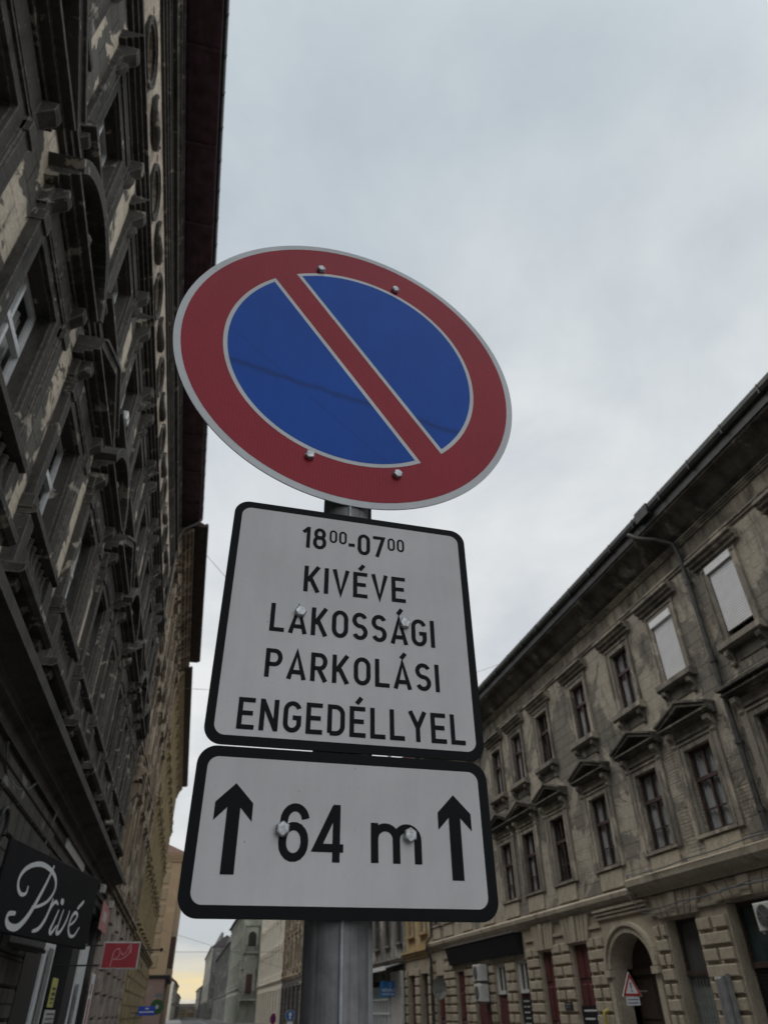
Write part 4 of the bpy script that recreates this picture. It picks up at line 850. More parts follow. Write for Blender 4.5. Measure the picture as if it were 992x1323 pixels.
# ------------------------------------------------------------------ things on the right
rR = lambda Y, out: (13.0-out, Y, 0)
def ac_unit(label, Y, z, out, wd=0.8, ht=0.6, dp_=0.32):
    t = thing('air_conditioner', label, 'air conditioner', (13.0-out, Y, z), R_(-90), 'air conditioner units on the beige building')
    b_ = MB(); b_.bbox(-wd/2, wd/2, -dp_, 0, 0, ht, 0.02); b_.build('body', 'offwhite', t)
    f_ = MB(); cx_ = -wd*0.14; n_ = 24
    f_.cyl_y(cx_, ht/2, ht*0.40, -dp_-0.006, -dp_-0.002, n_, 0)
    f_.build('fan_opening', 'black', t)
    gr = MB()
    for r in (0.12, 0.2, 0.28, 0.36, 0.41): 
        gr.tube([(cx_+ht*r*math.cos(2*PI*k/20), -dp_-0.014, ht/2+ht*r*math.sin(2*PI*k/20)) for k in range(21)], 0.006, 5)
    for k in range(4): a = PI*k/4; gr.tube([(cx_-ht*0.41*math.cos(a), -dp_-0.02, ht/2-ht*0.41*math.sin(a)), (cx_+ht*0.41*math.cos(a), -dp_-0.02, ht/2+ht*0.41*math.sin(a))], 0.006, 5)
    for k in range(7): gr.box(wd*0.34, wd*0.47, -dp_-0.006, -dp_-0.001, ht*0.15+ht*0.1*k, ht*0.15+ht*0.1*k+0.02)
    gr.build('grille', 'grey', t)
    br = MB()
    for s in (-1, 1): br.box(s*wd*0.35-0.02, s*wd*0.35+0.02, -dp_, out-0.0, -0.05, -0.005); br.box(s*wd*0.35-0.02, s*wd*0.35+0.02, out-0.05, out, -0.35, -0.05)
    br.build('bracket', 'grey', t)
    return t
ac_unit('white air conditioner hung in front of the teal shop window', 15.25, 3.02, 0.06, 0.85, 0.56)
ac_unit('upper air conditioner of the pair under the black shop board', 34.25, 2.66, 0.16, 0.95, 0.6)
ac_unit('lower air conditioner of the pair under the black shop board', 34.25, 1.93, 0.16, 0.95, 0.62)
# long black fascia board
fb = thing('shop_board', 'long blank black fascia board under the string course of the beige building', 'shop sign', (13.0, 38.75, 0), R_(-90))
f_ = MB(); f_.prism_x([(-0.05, 3.42), (-0.22, 3.42), (-0.42, 4.14), (-0.05, 4.14)], 0, 8.9); f_.build('panel', 'black_board', fb)
f_ = MB(); f_.box(-0.03, 8.93, -0.45, -0.06, 4.145, 4.17); f_.build('edge_trim', 'grey', fb)
for nm, lab, Y, z0, z1, wd, mt, lines in (('menu_board', 'black board with white writing on the lower part of the second maroon door', 25.15, 1.22, 1.72, 1.25, 'black_board', 'white'),
        ('plaque', 'small dark plaque on the pier between the two maroon doors', 26.35, 1.62, 1.82, 0.55, 'black_board', 'grey'),
        ('price_board', 'black board with lines of white writing under the shop window nearest the first maroon door', 30.2, 0.9, 2.0, 0.8, 'black_board', 'offwhite'),
        ('paper_notice', 'white paper notice with red writing on the dark gateway door', 20.95, 1.24, 1.62, 0.5, 'white', 'red')):
    t = thing(nm, lab, 'notice', (13.0, Y, 0), R_(-90)); yo = {'menu_board': 0.05, 'plaque': -0.125, 'price_board': 0.02, 'paper_notice': 0.56}[nm]
    b_ = MB(); b_.box(-wd/2, wd/2, yo-0.03, yo, z0, z1); b_.build('panel', mt, t)
    l_ = MB(); hgt = z1-z0; nl = 2 if hgt < 0.6 else 6
    for k in range(nl):
        zc = z1-hgt*(k+0.6)/(nl+0.3); xx = -wd*0.34
        while xx < wd*0.34:
            ln = random.uniform(0.04, 0.10)*wd/0.8
            if random.random() < 0.85: l_.box(xx, min(xx+ln, wd*0.36), yo-0.034, yo-0.031, zc-0.022, zc+0.022)
            xx += ln+0.02
    l_.build('writing', lines, t)
# vent shroud on the nearer pier
vs_ = thing('vent_duct', 'grey sheet metal vent duct with rounded foot fixed to the rusticated pier', 'duct', (13.0, 17.7, 0), R_(-90))
v_ = MB(); v_.bbox(-0.15, 0.15, -0.34, -0.125, 0.9, 2.25, 0.05); v_.build('casing', 'grey', vs_)
v_ = MB(); v_.box(-0.015, 0.015, -0.355, -0.342, 1.3, 2.20); v_.box(0.18, 0.24, -0.22, -0.125, 0.9, 2.3); v_.build('seam', 'grey', vs_)
gp = thing('gas_pipe', 'yellow gas pipe rising beside the arched gateway', 'pipe', (13.0, 23.75, 0), R_(-90))
v_ = MB(); v_.tube([(0, -0.25, 0.1), (0, -0.25, 1.45)], 0.045, 10); v_.tube([(0, -0.25, 1.45), (0, -0.25, 1.55), (0, -0.1, 1.6)], 0.05, 10); v_.build('pipe', 'gaspipe', gp)
# warning triangle on the gateway pier
wt = thing('warning_sign', 'red edged warning triangle with an exclamation mark beside the arched gateway', 'road sign', (12.33, 21.2, 2.10), 0.12); wt.scale = (0.9, 0.9, 0.9)
w_ = MB(); a = 0.40; tri = lambda r, y: [(-r*0.866, -r*0.5), (r*0.866, -r*0.5), (0, r)]
w_.prism_y(tri(0.42, 0), 0, 0.02, 0); w_.sheet_y(tri(0.405, 0), -0.003, 1); w_.sheet_y(tri(0.27, 0), -0.006, 0); w_.build('face', ['white', 'red'], wt)
w_ = MB(); w_.sheet_y([(-0.017, -0.015), (0.017, -0.015), (0.03, 0.15), (-0.03, 0.15)], -0.009); w_.cyl_y(0, -0.07, 0.027, -0.010, -0.007, 14); w_.build('exclamation_mark', 'black', wt)
w_ = MB(); w_.box(-0.24, 0.24, 0.0, 0.02, -0.44, -0.225, 0); w_.build('lower_plate', 'white', wt)
w_ = MB()
for k in range(2):
    xx = -0.2
    while xx < 0.19: ln = random.uniform(0.02, 0.05); w_.box(xx, xx+ln, -0.004, -0.001, -0.31-0.085*k, -0.275-0.085*k); xx += ln+0.012
w_.build('writing', 'ink_blue', wt)
w_ = MB(); w_.box(-0.02, 0.62, 0.02, 0.05, -0.1, -0.06); w_.box(-0.02, 0.02, 0.02, 0.05, -0.45, 0.3); w_.build('bracket', 'steel', wt)
# satellite dish / round disc at the far edge of the beige building
DSR = 0.45
ds = thing('satellite_dish', 'grey round dish on the far edge of the beige building beside the downpipe', 'dish', (12.6, 39.75, 2.55), R_(-55))
d_ = MB(); vs2 = []; nr, na_ = 5, 24
for i in range(nr+1):
    r = DSR*i/nr
    for k in range(na_): vs2.append((r*math.cos(2*PI*k/na_), -0.35*(i/nr)**2*0.35, r*1.05*math.sin(2*PI*k/na_)))
d_.add(vs2, [(i*na_+k, i*na_+(k+1) % na_, (i+1)*na_+(k+1) % na_, (i+1)*na_+k) for i in range(nr) for k in range(na_)], 0, True); d_.build('reflector', 'R7_wall', ds)
d_ = MB(); d_.tube([(0, -0.1, -0.6), (0, -0.5, -0.2)], 0.02, 6); d_.box(-0.05, 0.05, -0.56, -0.46, -0.24, -0.14); d_.tube([(0, 0, 0), (0.1, 0.5, 0)], 0.03, 6); d_.build('feed_arm', 'grey', ds)
# blue hanging sign, white awning and shop band on the dirty grey house
bs = thing('hanging_sign', 'bright blue hanging shop sign with two rows of white letters below the white awning', 'shop sign', (12.42, 49.5, 2.34), 0.0); bs.scale = (0.74, 0.74, 0.74)
s_ = MB(); s_.bbox(-0.80, 0.80, -0.05, 0.05, 0, 1.05, 0.01); s_.build('panel', 'blue_panel', bs)
s_ = MB()
def blocks(mb, x0, x1, z0, z1, nch, y, gap=0.25):
    cw = (x1-x0)/nch
    for i in range(nch):
        a, b = x0+cw*i, x0+cw*(i+1-gap); t = (b-a)*0.28
        mb.box(a, a+t, y, y+0.003, z0, z1)
        if i % 2: mb.box(a+t, b, y, y+0.003, z1-t, z1)
        if i % 3 != 1: mb.box(a+t, b, y, y+0.003, (z0+z1)/2-t/2, (z0+z1)/2+t/2)
        mb.box(b-t, b, y, y+0.003, z0, (z0+z1)/2-t/2-0.002)
blocks(s_, -0.66, 0.66, 0.34, 0.56, 7, -0.055); blocks(s_, -0.66, 0.66, 0.10, 0.25, 9, -0.055)
s_.tube([(0.14*math.cos(2*PI*k/16), -0.054, 0.80+0.14*math.sin(2*PI*k/16)) for k in range(17)], 0.014, 5); s_.tube([(-0.07, -0.054, 0.80), (0.07, -0.054, 0.80)], 0.012, 5); s_.build('lettering', 'white', bs)
s_ = MB(); s_.tube([(0.8, 0, 0.93), (1.08, 0, 0.93)], 0.02, 6); s_.tube([(0.8, 0, 0.18), (1.08, 0, 0.18)], 0.02, 6); s_.build('bracket', 'black', bs)
aw = thing('awning', 'white edged shop awning sloping out from the dirty grey house', 'awning', (13.0, 60.0, 0), R_(-90))
a_ = MB(); a_.add([(0, -0.06, 4.05), (12, -0.06, 4.05), (12, -1.2, 3.75), (0, -1.2, 3.75), (0, -0.06, 4.0), (12, -0.06, 4.0), (12, -1.2, 3.7), (0, -1.2, 3.7)], [(0, 1, 2, 3), (4, 5, 6, 7), (0, 3, 7, 4), (1, 5, 6, 2)]); a_.build('canopy', 'grey', aw)
a_ = MB(); a_.box(0, 12, -1.26, -1.202, 3.62, 3.84); a_.build('valance', 'white', aw)
sb = thing('storefront', 'teal and white storefront standing behind the blue hanging sign', 'storefront', (13.0, 60.0, 0), R_(-90))
a_ = MB(); a_.box(0, 9.5, -0.4, -0.15, 2.25, 2.9); a_.build('fascia', 'teal_band', sb)
a_ = MB(); a_.box(0, 9.5, -0.45, -0.15, 2.18, 2.248); a_.box(0, 9.5, -0.42, -0.15, 1.45, 1.55)
for k in range(12): a_.box(0.1+k*0.83, 0.2+k*0.83, -0.42, -0.2, 0.12, 2.178)
a_.build('window_frame', 'white', sb)
a_ = MB(); a_.quad((0, -0.22, 0.12), (9.5, -0.22, 0.12), (9.5, -0.22, 2.18), (0, -0.22, 2.18)); a_.build('glass_pane', 'glass_teal', sb)
a_ = MB(); a_.box(9.5, 12.2, -0.3, -0.15, 0.12, 3.6); a_.build('pillar', 'offwhite', sb)
# small far signs on posts
def round_sign(label, X, Y, z, mat, arrow, rot=0.0, group=None, plate=True):
    t = thing('traffic_sign', label, 'road sign', (X, Y, 0.0), rot)
    p_ = MB(); p_.tube([(0, 0.05, 0.0), (0, 0.05, z+0.3)], 0.04, 10); p_.build('post', 'steel', t)
    f_ = MB(); f_.cyl_y(0, z, 0.32, 0, 0.015, 28, 1); f_.cyl_y(0, z, 0.305, -0.004, -0.001, 28, 0); f_.build('disc', [mat, 'white'], t)
    q = MB()
    if arrow: q.sheet_y([(-0.05, z-0.2), (0.05, z-0.2), (0.05, z+0.02), (0.13, z+0.02), (0, z+0.22), (-0.13, z+0.02), (-0.05, z+0.02)], -0.008); q.build('arrow', 'white', t)
    else:
        for (a, b) in stroke_pairs(z): q.sheet_y(a, b)
        q.build('red_bar', 'red', t)
    if plate: p2 = MB(); p2.box(-0.2, 0.2, 0, 0.015, z-0.72, z-0.34); p2.build('plate', 'white', t)
    return t
def stroke_pairs(z):
    ring = [(0.30*math.cos(2*PI*k/24), z+0.30*math.sin(2*PI*k/24)) for k in range(24)]; inn = [(0.22*math.cos(2*PI*k/24), z+0.22*math.sin(2*PI*k/24)) for k in range(24)]
    out = [([ring[k], ring[(k+1) % 24], inn[(k+1) % 24], inn[k]], -0.008) for k in range(24)]
    out.append(([(-0.18, z+0.14), (-0.14, z+0.18), (0.18, z-0.14), (0.14, z-0.18)], -0.010)); return out
round_sign('small blue disc with a white upward arrow, seen low beside the pole', 7.49, 58.0, 1.47, 'blue_round', True)
round_sign('small blue and red no parking disc turned aslant, low in front of the cream house', 6.34, 58.0, 1.30, 'purple', False, 0.75)

# ------------------------------------------------------------------ things on the left
def plane_pt(p, o, nrm):
    r = ray(p); cpos = Vector((0, 0, CAMZ)); return cpos+r*((o-cpos).dot(nrm)/r.dot(nrm))
c4 = lambda x, y: (x/3.307, 923+y/3.307)
P0 = Vector((-1.9, 16.65, 0)); P1 = Vector((-2.83, 12.5, 0)); dv = (P1-P0).normalized(); nv = Vector((dv.y, -dv.x, 0))
if nv.dot(Vector((0, -1, 0))) < 0: nv = -nv
LEN = (P1-P0).length; ang = math.atan2(-dv.y, -dv.x)
pv = thing('hanging_sign', 'black shop sign with a white script word, projecting from the sooty tenement', 'shop sign', tuple(P0), ang)     # local x runs from far-left edge (negative) to the free edge (0)
s_ = MB(); s_.bbox(-LEN, 0, 0, 0.10, 2.72, 3.93, 0.01); s_.build('panel', 'black_board', pv)
sx = Vector((math.cos(ang), math.sin(ang), 0)); sn = Vector((math.sin(ang), -math.cos(ang), 0))     # outward face is local -y
def to_board(p):
    q = plane_pt(c4(*p), P0+sn*0.006, sn); return ((q-P0).dot(sx), q.z)
lt = MB(); lay = 0
def script(pts, wd, k=7, taper=True):
    global lay
    pp = smooth_path([to_board(p) for p in pts], k); n_ = len(pp)
    ws = [wd*(0.55+0.45*math.sin(PI*min(1, max(0, (i/(n_-1))))) ) if taper else wd for i in range(n_)]
    for q in stroke_pts(pp, ws): lt.sheet_y([(v.x, v.y) for v in q], -0.004-lay*0.0006)
    for e in (0, -1):
        c_ = pp[e]; r = ws[e]/2; lt.sheet_y([(c_[0]+r*math.cos(2*PI*j/10), c_[1]+r*math.sin(2*PI*j/10)) for j in range(10)], -0.0043-lay*0.0006)
    lay += 1
W0 = 0.105
script([(232, 652), (205, 712), (175, 770), (140, 832), (105, 882), (72, 910), (42, 905), (30, 880), (40, 852), (66, 850)], W0*0.95)
script([(122, 738), (112, 765), (92, 768), (80, 742), (84, 702), (108, 664), (145, 643), (185, 642), (222, 668), (240, 705), (236, 750), (208, 795), (170, 818), (138, 824)], W0*0.72)
script([(228, 790), (214, 832), (192, 880), (166, 915), (140, 926)], W0*0.75)
script([(204, 858), (222, 820), (240, 800), (250, 812)], W0*0.6)
script([(252, 838), (228, 892), (214, 922), (220, 934), (242, 905)], W0*0.7)
script([(265, 798), (270, 803)], W0*0.9, taper=False)
script([(272, 838), (250, 900), (242, 932), (258, 928), (284, 882), (298, 842)], W0*0.65)
script([(292, 905), (318, 885), (332, 858), (320, 848), (303, 876), (293, 915), (298, 944), (316, 946), (338, 912)], W0*0.6)
script([(334, 828), (357, 802)], W0*0.6, taper=False)
lt.build('lettering', 'white', pv)
s_ = MB(); s_.box(-LEN*0.98, -LEN*0.96, 0.1, 0.3, 3.0, 3.6)
s_.tube([(-0.5, 0.12, 3.7), (-0.9, 1.15, 3.75)], 0.03, 6); s_.tube([(-0.5, 0.12, 2.9), (-0.9, 1.15, 2.9)], 0.03, 6); s_.build('bracket', 'black', pv)
# grey board tucked under the script sign
t = thing('light_box', 'pale grey light box under the black script sign', 'sign', (-2.72, 15.3, 0.14), R_(80))
s_ = MB(); s_.bbox(-0.9, 0.9, 0, 0.12, 2.55, 2.72, 0.02); s_.build('panel', 'offwhite', t); s_ = MB(); s_.box(-0.92, 0.92, -0.02, 0.14, 2.49, 2.545); s_.build('base', 'black', t)
# red hanging sign
rs = thing('hanging_sign', 'red hanging shop sign with pale edge and a faint script flourish', 'shop sign', (0, 0, 0), 0.0)
RY = 21.0
def at_y(p, Y): r = ray(c4(*p)); k = Y/r.y; return Vector((r.x*k, Y, CAMZ+r.z*k))
q = [at_y(p, RY) for p in ((445, 972), (600, 970), (590, 1088), (428, 1090))]
xl, xr, zt_, zb_ = (q[0].x+q[3].x)/2, (q[1].x+q[2].x)/2, (q[0].z+q[1].z)/2, (q[2].z+q[3].z)/2
s_ = MB(); s_.bbox(xl, xr, RY, RY+0.06, zb_, zt_, 0.012); s_.build('frame', 'offwhite', rs)
s_ = MB(); s_.sheet_y([(xl+0.03, zb_+0.03), (xr-0.03, zb_+0.03), (xr-0.03, zt_-0.03), (xl+0.03, zt_-0.03)], RY-0.004); s_.build('panel', 'red_panel', rs)
s_ = MB(); 
for pts in ([(470, 1080), (478, 1050), (490, 1012), (512, 1002), (510, 1030), (488, 1048)], [(480, 1045), (520, 1045), (552, 1020), (560, 990), (548, 1005), (528, 1028), (520, 1015)], [(545, 1000), (562, 982), (560, 1020)]):
    pp = smooth_path([((v := at_y(p, RY-0.008)).x, v.z) for p in pts], 6)
    for qd in stroke_pts(pp, 0.016): s_.sheet_y([(v.x, v.y) for v in qd], RY-0.008)
s_.build('flourish', 'pinkline', rs)
s_ = MB(); s_.tube([(xl-0.02, RY+0.03, zt_-0.08), (-3.06, RY+0.03, zt_-0.08)], 0.02, 6); s_.tube([(xl-0.02, RY+0.03, zb_+0.08), (-3.06, RY+0.03, zb_+0.08)], 0.02, 6); s_.build('bracket', 'black', rs)
# pink panel, notes and posters on the shopfront
def wall_panel(name, label, cat, Ya, Yb, z0, z1, out, mat, extra=None):
    t = thing(name, label, cat, (-3.0+out, (Ya+Yb)/2, (z0+z1)/2), R_(90)); h_ = (Yb-Ya)/2; v_ = (z1-z0)/2
    b_ = MB(); b_.bbox(-h_, h_, -0.025, 0, -v_, v_, 0.006); b_.build('sheet', mat, t)
    if extra:
        l_ = MB()
        for (a, b, c, d) in extra[1]: l_.box(a*h_, b*h_, -0.029, -0.0262, c*v_, d*v_)
        l_.build('writing', extra[0], t)
    return t
wall_panel('pink_panel', 'faded pink sign panel high on the wall above the shopfront end', 'sign', 26.3, 28.7, 3.87, 4.65, 0.24, 'pink_panel', ('offwhite', [(-0.5, 0.3, -0.3, 0.4)]))
wall_panel('yellow_note', 'yellow paper note with dark writing on the shop door glass', 'notice', 20.9, 21.7, 1.85, 2.42, 0.02, 'yellow', ('ink', [(-0.7, 0.6, 0.18, 0.36), (-0.7, 0.7, -0.2, 0.02), (-0.6, 0.6, -0.5, -0.34), (-0.7, 0.3, -0.75, -0.66)]))
wall_panel('price_list', 'grey price list with fine black lines below the yellow note', 'notice', 20.75, 22.3, 0.9, 1.8, 0.02, 'offwhite', ('ink', [(-0.8, 0.8, 0.8-0.2*k, 0.86-0.2*k) for k in range(8)]))
wall_panel('dark_strip', 'long grey strip poster on the pale shop pillar beside the yellow note', 'poster', 19.0, 19.5, 1.3, 2.9, 0.09, 'grey')
wall_panel('red_banner', 'narrow white banner with a red stripe at the far end of the shopfront', 'banner', 27.5, 28.4, 0.6, 2.75, 0.22, 'white', ('red', [(-0.8, 0.1, -1, 0.4), (-0.8, 0.0, 0.5, 0.75)]))
wall_panel('grey_poster', 'grey strip poster with dark figures on the farther pale shop pillar', 'poster', 24.5, 25.0, 0.9, 2.4, 0.15, 'grey', ('ink', [(-0.5, 0.5, 0.2, 0.6)]))
# blue and green signs further on
t = thing('street_sign', 'royal blue rectangular sign with a white line, low on the ochre house', 'sign', (-2.2, 52.0, 0), R_(4)); q0 = at_y((600, 1250), 52.0); q1 = at_y((655, 1287), 52.0)
s_ = MB(); s_.bbox(-0.5, 0.47, 0, 0.06, q1.z, q0.z+0.03, 0.01); s_.build('panel', 'blue_panel2', t); s_ = MB(); zc = (q0.z+q1.z)/2; s_.box(-0.42, 0.4, -0.006, -0.002, zc-0.06, zc-0.01); s_.box(-0.1, 0.1, -0.006, -0.002, zc+0.1, zc+0.16); s_.build('writing', 'white', t)
s_ = MB(); s_.box(-0.85, -0.5, 0.02, 0.05, zc-0.1, zc-0.06); s_.build('bracket', 'black', t)
t.location.x = (q0.x+q1.x)/2
q0 = at_y((670, 1250), 60.0)
t = thing('round_sign', 'round green sign behind the blue one on the ochre house', 'sign', (q0.x, 60.0, q0.z), 0.05)
s_ = MB(); s_.cyl_y(0, 0, 0.44, 0, 0.08, 28, 0); s_.cyl_y(0.02, 0, 0.12, -0.008, -0.002, 16, 1); s_.build('face', ['green_round', 'offwhite'], t); s_ = MB(); s_.box(-1.0, -0.42, 0.02, 0.06, -0.03, 0.03); s_.box(-0.25, 0.35, 0.0, 0.05, 0.52, 0.78); s_.build('bracket', 'grey', t)
# lantern bracket rod sticking out, small security lights, wall boxes, round lamp
q0 = at_y((690, 1007), 55.0)
t = thing('wall_bracket', 'thin dark rod bracket with a knob sticking out from the ochre house', 'bracket', (-3.0, 55.0, q0.z), 0.0)
s_ = MB(); s_.tube([(0.0, 0, 0), (q0.x+3.0, 0, 0.02)], 0.035, 6); s_.build('rod', 'black', t); s_ = MB(); s_.tube([(q0.x+2.9, 0, 0.02), (q0.x+3.0, 0, 0.02), (q0.x+3.12, 0, 0.02)], [0.05, 0.13, 0.05], 10); s_.build('knob', 'black', t)
for lab, Y, z, out in (('small white security lamp under the ledge by the pink panel', 25.4, 4.85, 0.2), ('small pale security lamp under the ledge at the end of the sooty tenement', 28.4, 4.75, 0.25)):
    t = thing('security_lamp', lab, 'lamp', (-3.0+out, Y, z), R_(90))
    s_ = MB(); s_.bbox(-0.16, 0.16, -0.14, 0.02, -0.11, 0.11, 0.03); s_.build('housing', 'offwhite', t); s_ = MB(); s_.sheet_y([(-0.11, -0.07), (0.11, -0.07), (0.11, 0.07), (-0.11, 0.07)], -0.143); s_.build('lens', 'grey', t); s_ = MB(); s_.box(-0.03, 0.03, 0.02, out-0.01, -0.03, 0.03); s_.build('arm', 'grey', t)
t = thing('junction_box', 'small white junction box on the sooty upper wall', 'box', (-3.0, 12.63, 12.9), R_(90)); s_ = MB(); s_.bbox(-0.14, 0.14, -0.10, 0, -0.12, 0.12, 0.02); s_.build('case', 'white', t); s_ = MB(); s_.cyl_y(0, 0, 0.06, -0.104, -0.1005, 16); s_.build('socket', 'black', t)
t = thing('round_lamp', 'round dark wall lamp above the black script sign', 'lamp', (-2.9, 11.3, 3.85), R_(90))
s_ = MB(); s_.cyl_y(0, 0, 0.22, -0.16, -0.02, 24); s_.build('housing', 'black', t); s_ = MB(); s_.tube([(0.24*math.cos(2*PI*k/24), -0.17, 0.24*math.sin(2*PI*k/24)) for k in range(25)], 0.03, 6); s_.cyl_y(0, 0, 0.1, -0.17, -0.161, 16); s_.build('rim', 'gutter', t)
s_ = MB(); s_.box(-0.05, 0.05, -0.03, 0.0, -0.05, 0.05); s_.build('mount', 'black', t)
cb = MB(); cb.tube(droop([(0.12, 10.9, 4.9), (0.12, 11.6, 4.55), (0.12, 13.3, 4.92)], 0.12), 0.018, 6)
tag(cb.build('loose_cable', 'wire', None, (-3.0, 0, 0)), 'cable drooping in a loop above the round wall lamp', 'cable'); cb = MB(); cb.tube(droop([(0.14, 15.7, 5.05), (0.12, 15.5, 4.6), (0.10, 15.45, 4.1), (0.10, 15.6, 3.95)], 0.02), 0.022, 6)
tag(cb.build('loose_cable', 'wire', None, (-3.0, 0, 0)), 'cable hanging straight down to the top of the black script sign', 'cable')
# ornate white-capped column piece at the join of the two left houses
t = thing('wall_statue', 'weathered pale bust and bracket on the join of the two left houses', 'sculpture', (-3.0, 29.2, 8.6), R_(90))
s_ = MB(); console(s_, 0, 0.55, 0.3, 1.1, 0.45); s_.prism_x(cornice_prof(0.3, 0.2, 0.5, 3), -0.4, 0.4); s_.build('bracket', 'L2_trim', t)
s_ = MB(); s_.tube([(0, -0.25, 0.5), (0, -0.25, 0.62), (0, -0.27, 0.82), (0, -0.26, 0.98), (0, -0.26, 1.06), (0, -0.27, 1.18), (0, -0.27, 1.32), (0, -0.26, 1.42)], [0.18, 0.14, 0.30, 0.22, 0.09, 0.14, 0.15, 0.06], 14); s_.build('bust', 'L2_trim', t)

# ------------------------------------------------------------------ overhead wires
def wire(label, A, B, sag=0.25, r=0.012):
    A, B = Vector(A), Vector(B); m_ = MB(); n_ = 24
    m_.tube([A+(B-A)*(i/n_)-Vector((0, 0, sag*4*(i/n_)*(1-i/n_))) for i in range(n_+1)], r, 5)
    tag(m_.build('overhead_wire', 'wire'), label, 'wire', 'wires strung over the street')
def px_at(p, Y): r = ray(p); k = Y/r.y; return Vector((r.x*k, Y, CAMZ+r.z*k))
def wire_px(label, pa, pb, Y, xa=-3.0, xb=13.0, sag=0.1, r=0.012):
    a, b = px_at(pa, Y), px_at(pb, Y); f = lambda x: a+(b-a)*((x-a.x)/(b.x-a.x)); wire(label, f(xa), f(xb), sag, r)
wire_px('thin wire crossing the street level with the gap at the middle of the plates', (248, 890), (268, 891), 40.0, xb=12.6, sag=0.0)
wire('thin wire rising steeply from the eave corner behind the time plate', px_at((266, 716), 30.0), Vector((12.6, 36.0, 13.0)), 1.2)
wire_px('low wire just over the far rooftops under the distance plate', (227, 1230), (271, 1230), 60.0, xb=12.9, sag=0.0)
wire_px('low slanting wire under the corner of the distance plate', (227, 1207), (271, 1221), 75.0, xa=-2.9, xb=12.9, sag=0.0)
wire('short wire meeting the eave beside the time plate', px_at((600, 874), 45.0), px_at((648, 857), 45.0), 0.0)

# ------------------------------------------------------------------ THE SIGN (units fitted at D = 1.415, brought to true size by S)
S = 0.5525; DP = 1.415*S; YAW = R_(1.5)
ex = Vector((math.cos(YAW), math.sin(YAW), 0)); en = Vector((math.sin(YAW), -math.cos(YAW), 0))
def sp(u, z, back=0.0): return Vector((0, 0, CAMZ))-en*(DP+back)+ex*(u*S)+Vector((0, 0, z*S))
pole = thing('sign_post', 'grey galvanised round post carrying the three parking signs', 'post', (0, 0, 0), 0)
PC = sp(0.3135, 0, 0.047); pole.location = (PC.x, PC.y, 0.12); PR = 0.034
pm_ = MB(); n_ = 40; ztop = CAMZ+1.98*S
ring = []
for k in range(n_):
    a = 2*PI*k/n_; r = PR
    if 38 <= k or k < 0: pass
    ring.append((r*math.cos(a), r*math.sin(a)))
pm_.add([(x, y, 0) for x, y in ring]+[(x, y, ztop-0.12) for x, y in ring], [(k, (k+1) % n_, n_+(k+1) % n_, n_+k) for k in range(n_)], 0, True); pm_.build('tube', 'pole', pole)
pm_ = MB(); pm_.tube([(-0.001, -PR, 0.0), (-0.001, -PR, 0.7), (-0.0005, -PR, 1.2), (-0.001, -PR, ztop-0.14)], 0.0024, 8); pm_.build('weld_seam', 'seam', pole)
pm_ = MB(); pm_.box(PR*0.93, PR+0.004, -0.006, 0.004, 0, ztop-0.14); pm_.build('edge_strip', 'pole', pole)
pm_ = MB(); pm_.tube([(0, 0, ztop-0.12), (0, 0, ztop-0.105)], PR+0.002, 24); pm_.build('cap', 'black', pole)
pm_ = MB()
pm_.tube([(0, 0, 0), (0, 0, 0.03)], 0.09, 24); pm_.build('base_flange', 'steel', pole)
def rrect(w_, h_, r, n=10):
    pts = []
    for cx_, cz_, a0 in ((w_/2-r, h_/2-r, 0), (-w_/2+r, h_/2-r, 90), (-w_/2+r, -h_/2+r, 180), (w_/2-r, -h_/2+r, 270)):
        for i in range(n+1): a = R_(a0+90*i/n); pts.append((cx_+r*math.cos(a), cz_+r*math.sin(a)))
    return pts
def hexbolt(parent, x, z, r=0.0078, y=0.0):
    b_ = MB(); b_.cyl_y(x, z, r*0.92, y-0.0012, y, 20)
    rot = random.uniform(0, 1); hx = [(x+r*math.cos(rot+PI*k/3), z+r*math.sin(rot+PI*k/3)) for k in range(6)]; hi = [(x+(a-x)*0.82, z+(b-z)*0.82) for a, b in hx]
    b_.prism_y(hx, y-0.0060, y-0.0012)
    b_.add([(a, y-0.0060, b) for a, b in hx]+[(a, y-0.0070, b) for a, b in hi], [(k, (k+1) % 6, 6+(k+1) % 6, 6+k) for k in range(6)]+[tuple(range(6, 12))])
    return b_.build('bolt', 'bolt', parent)
def clamp(parent, z, half):
    c_ = MB(); c_.box(-half, half, 0.0025, 0.012, z-0.012, z+0.012)
    c_.tube([(0.0+0.041*math.cos(a), 0.047+0.041*math.sin(a), z) for a in [PI*1.02+PI*0.0+2*PI*i/24 for i in range(25)]], 0.004, 6); c_.build('clamp', 'steel', parent)
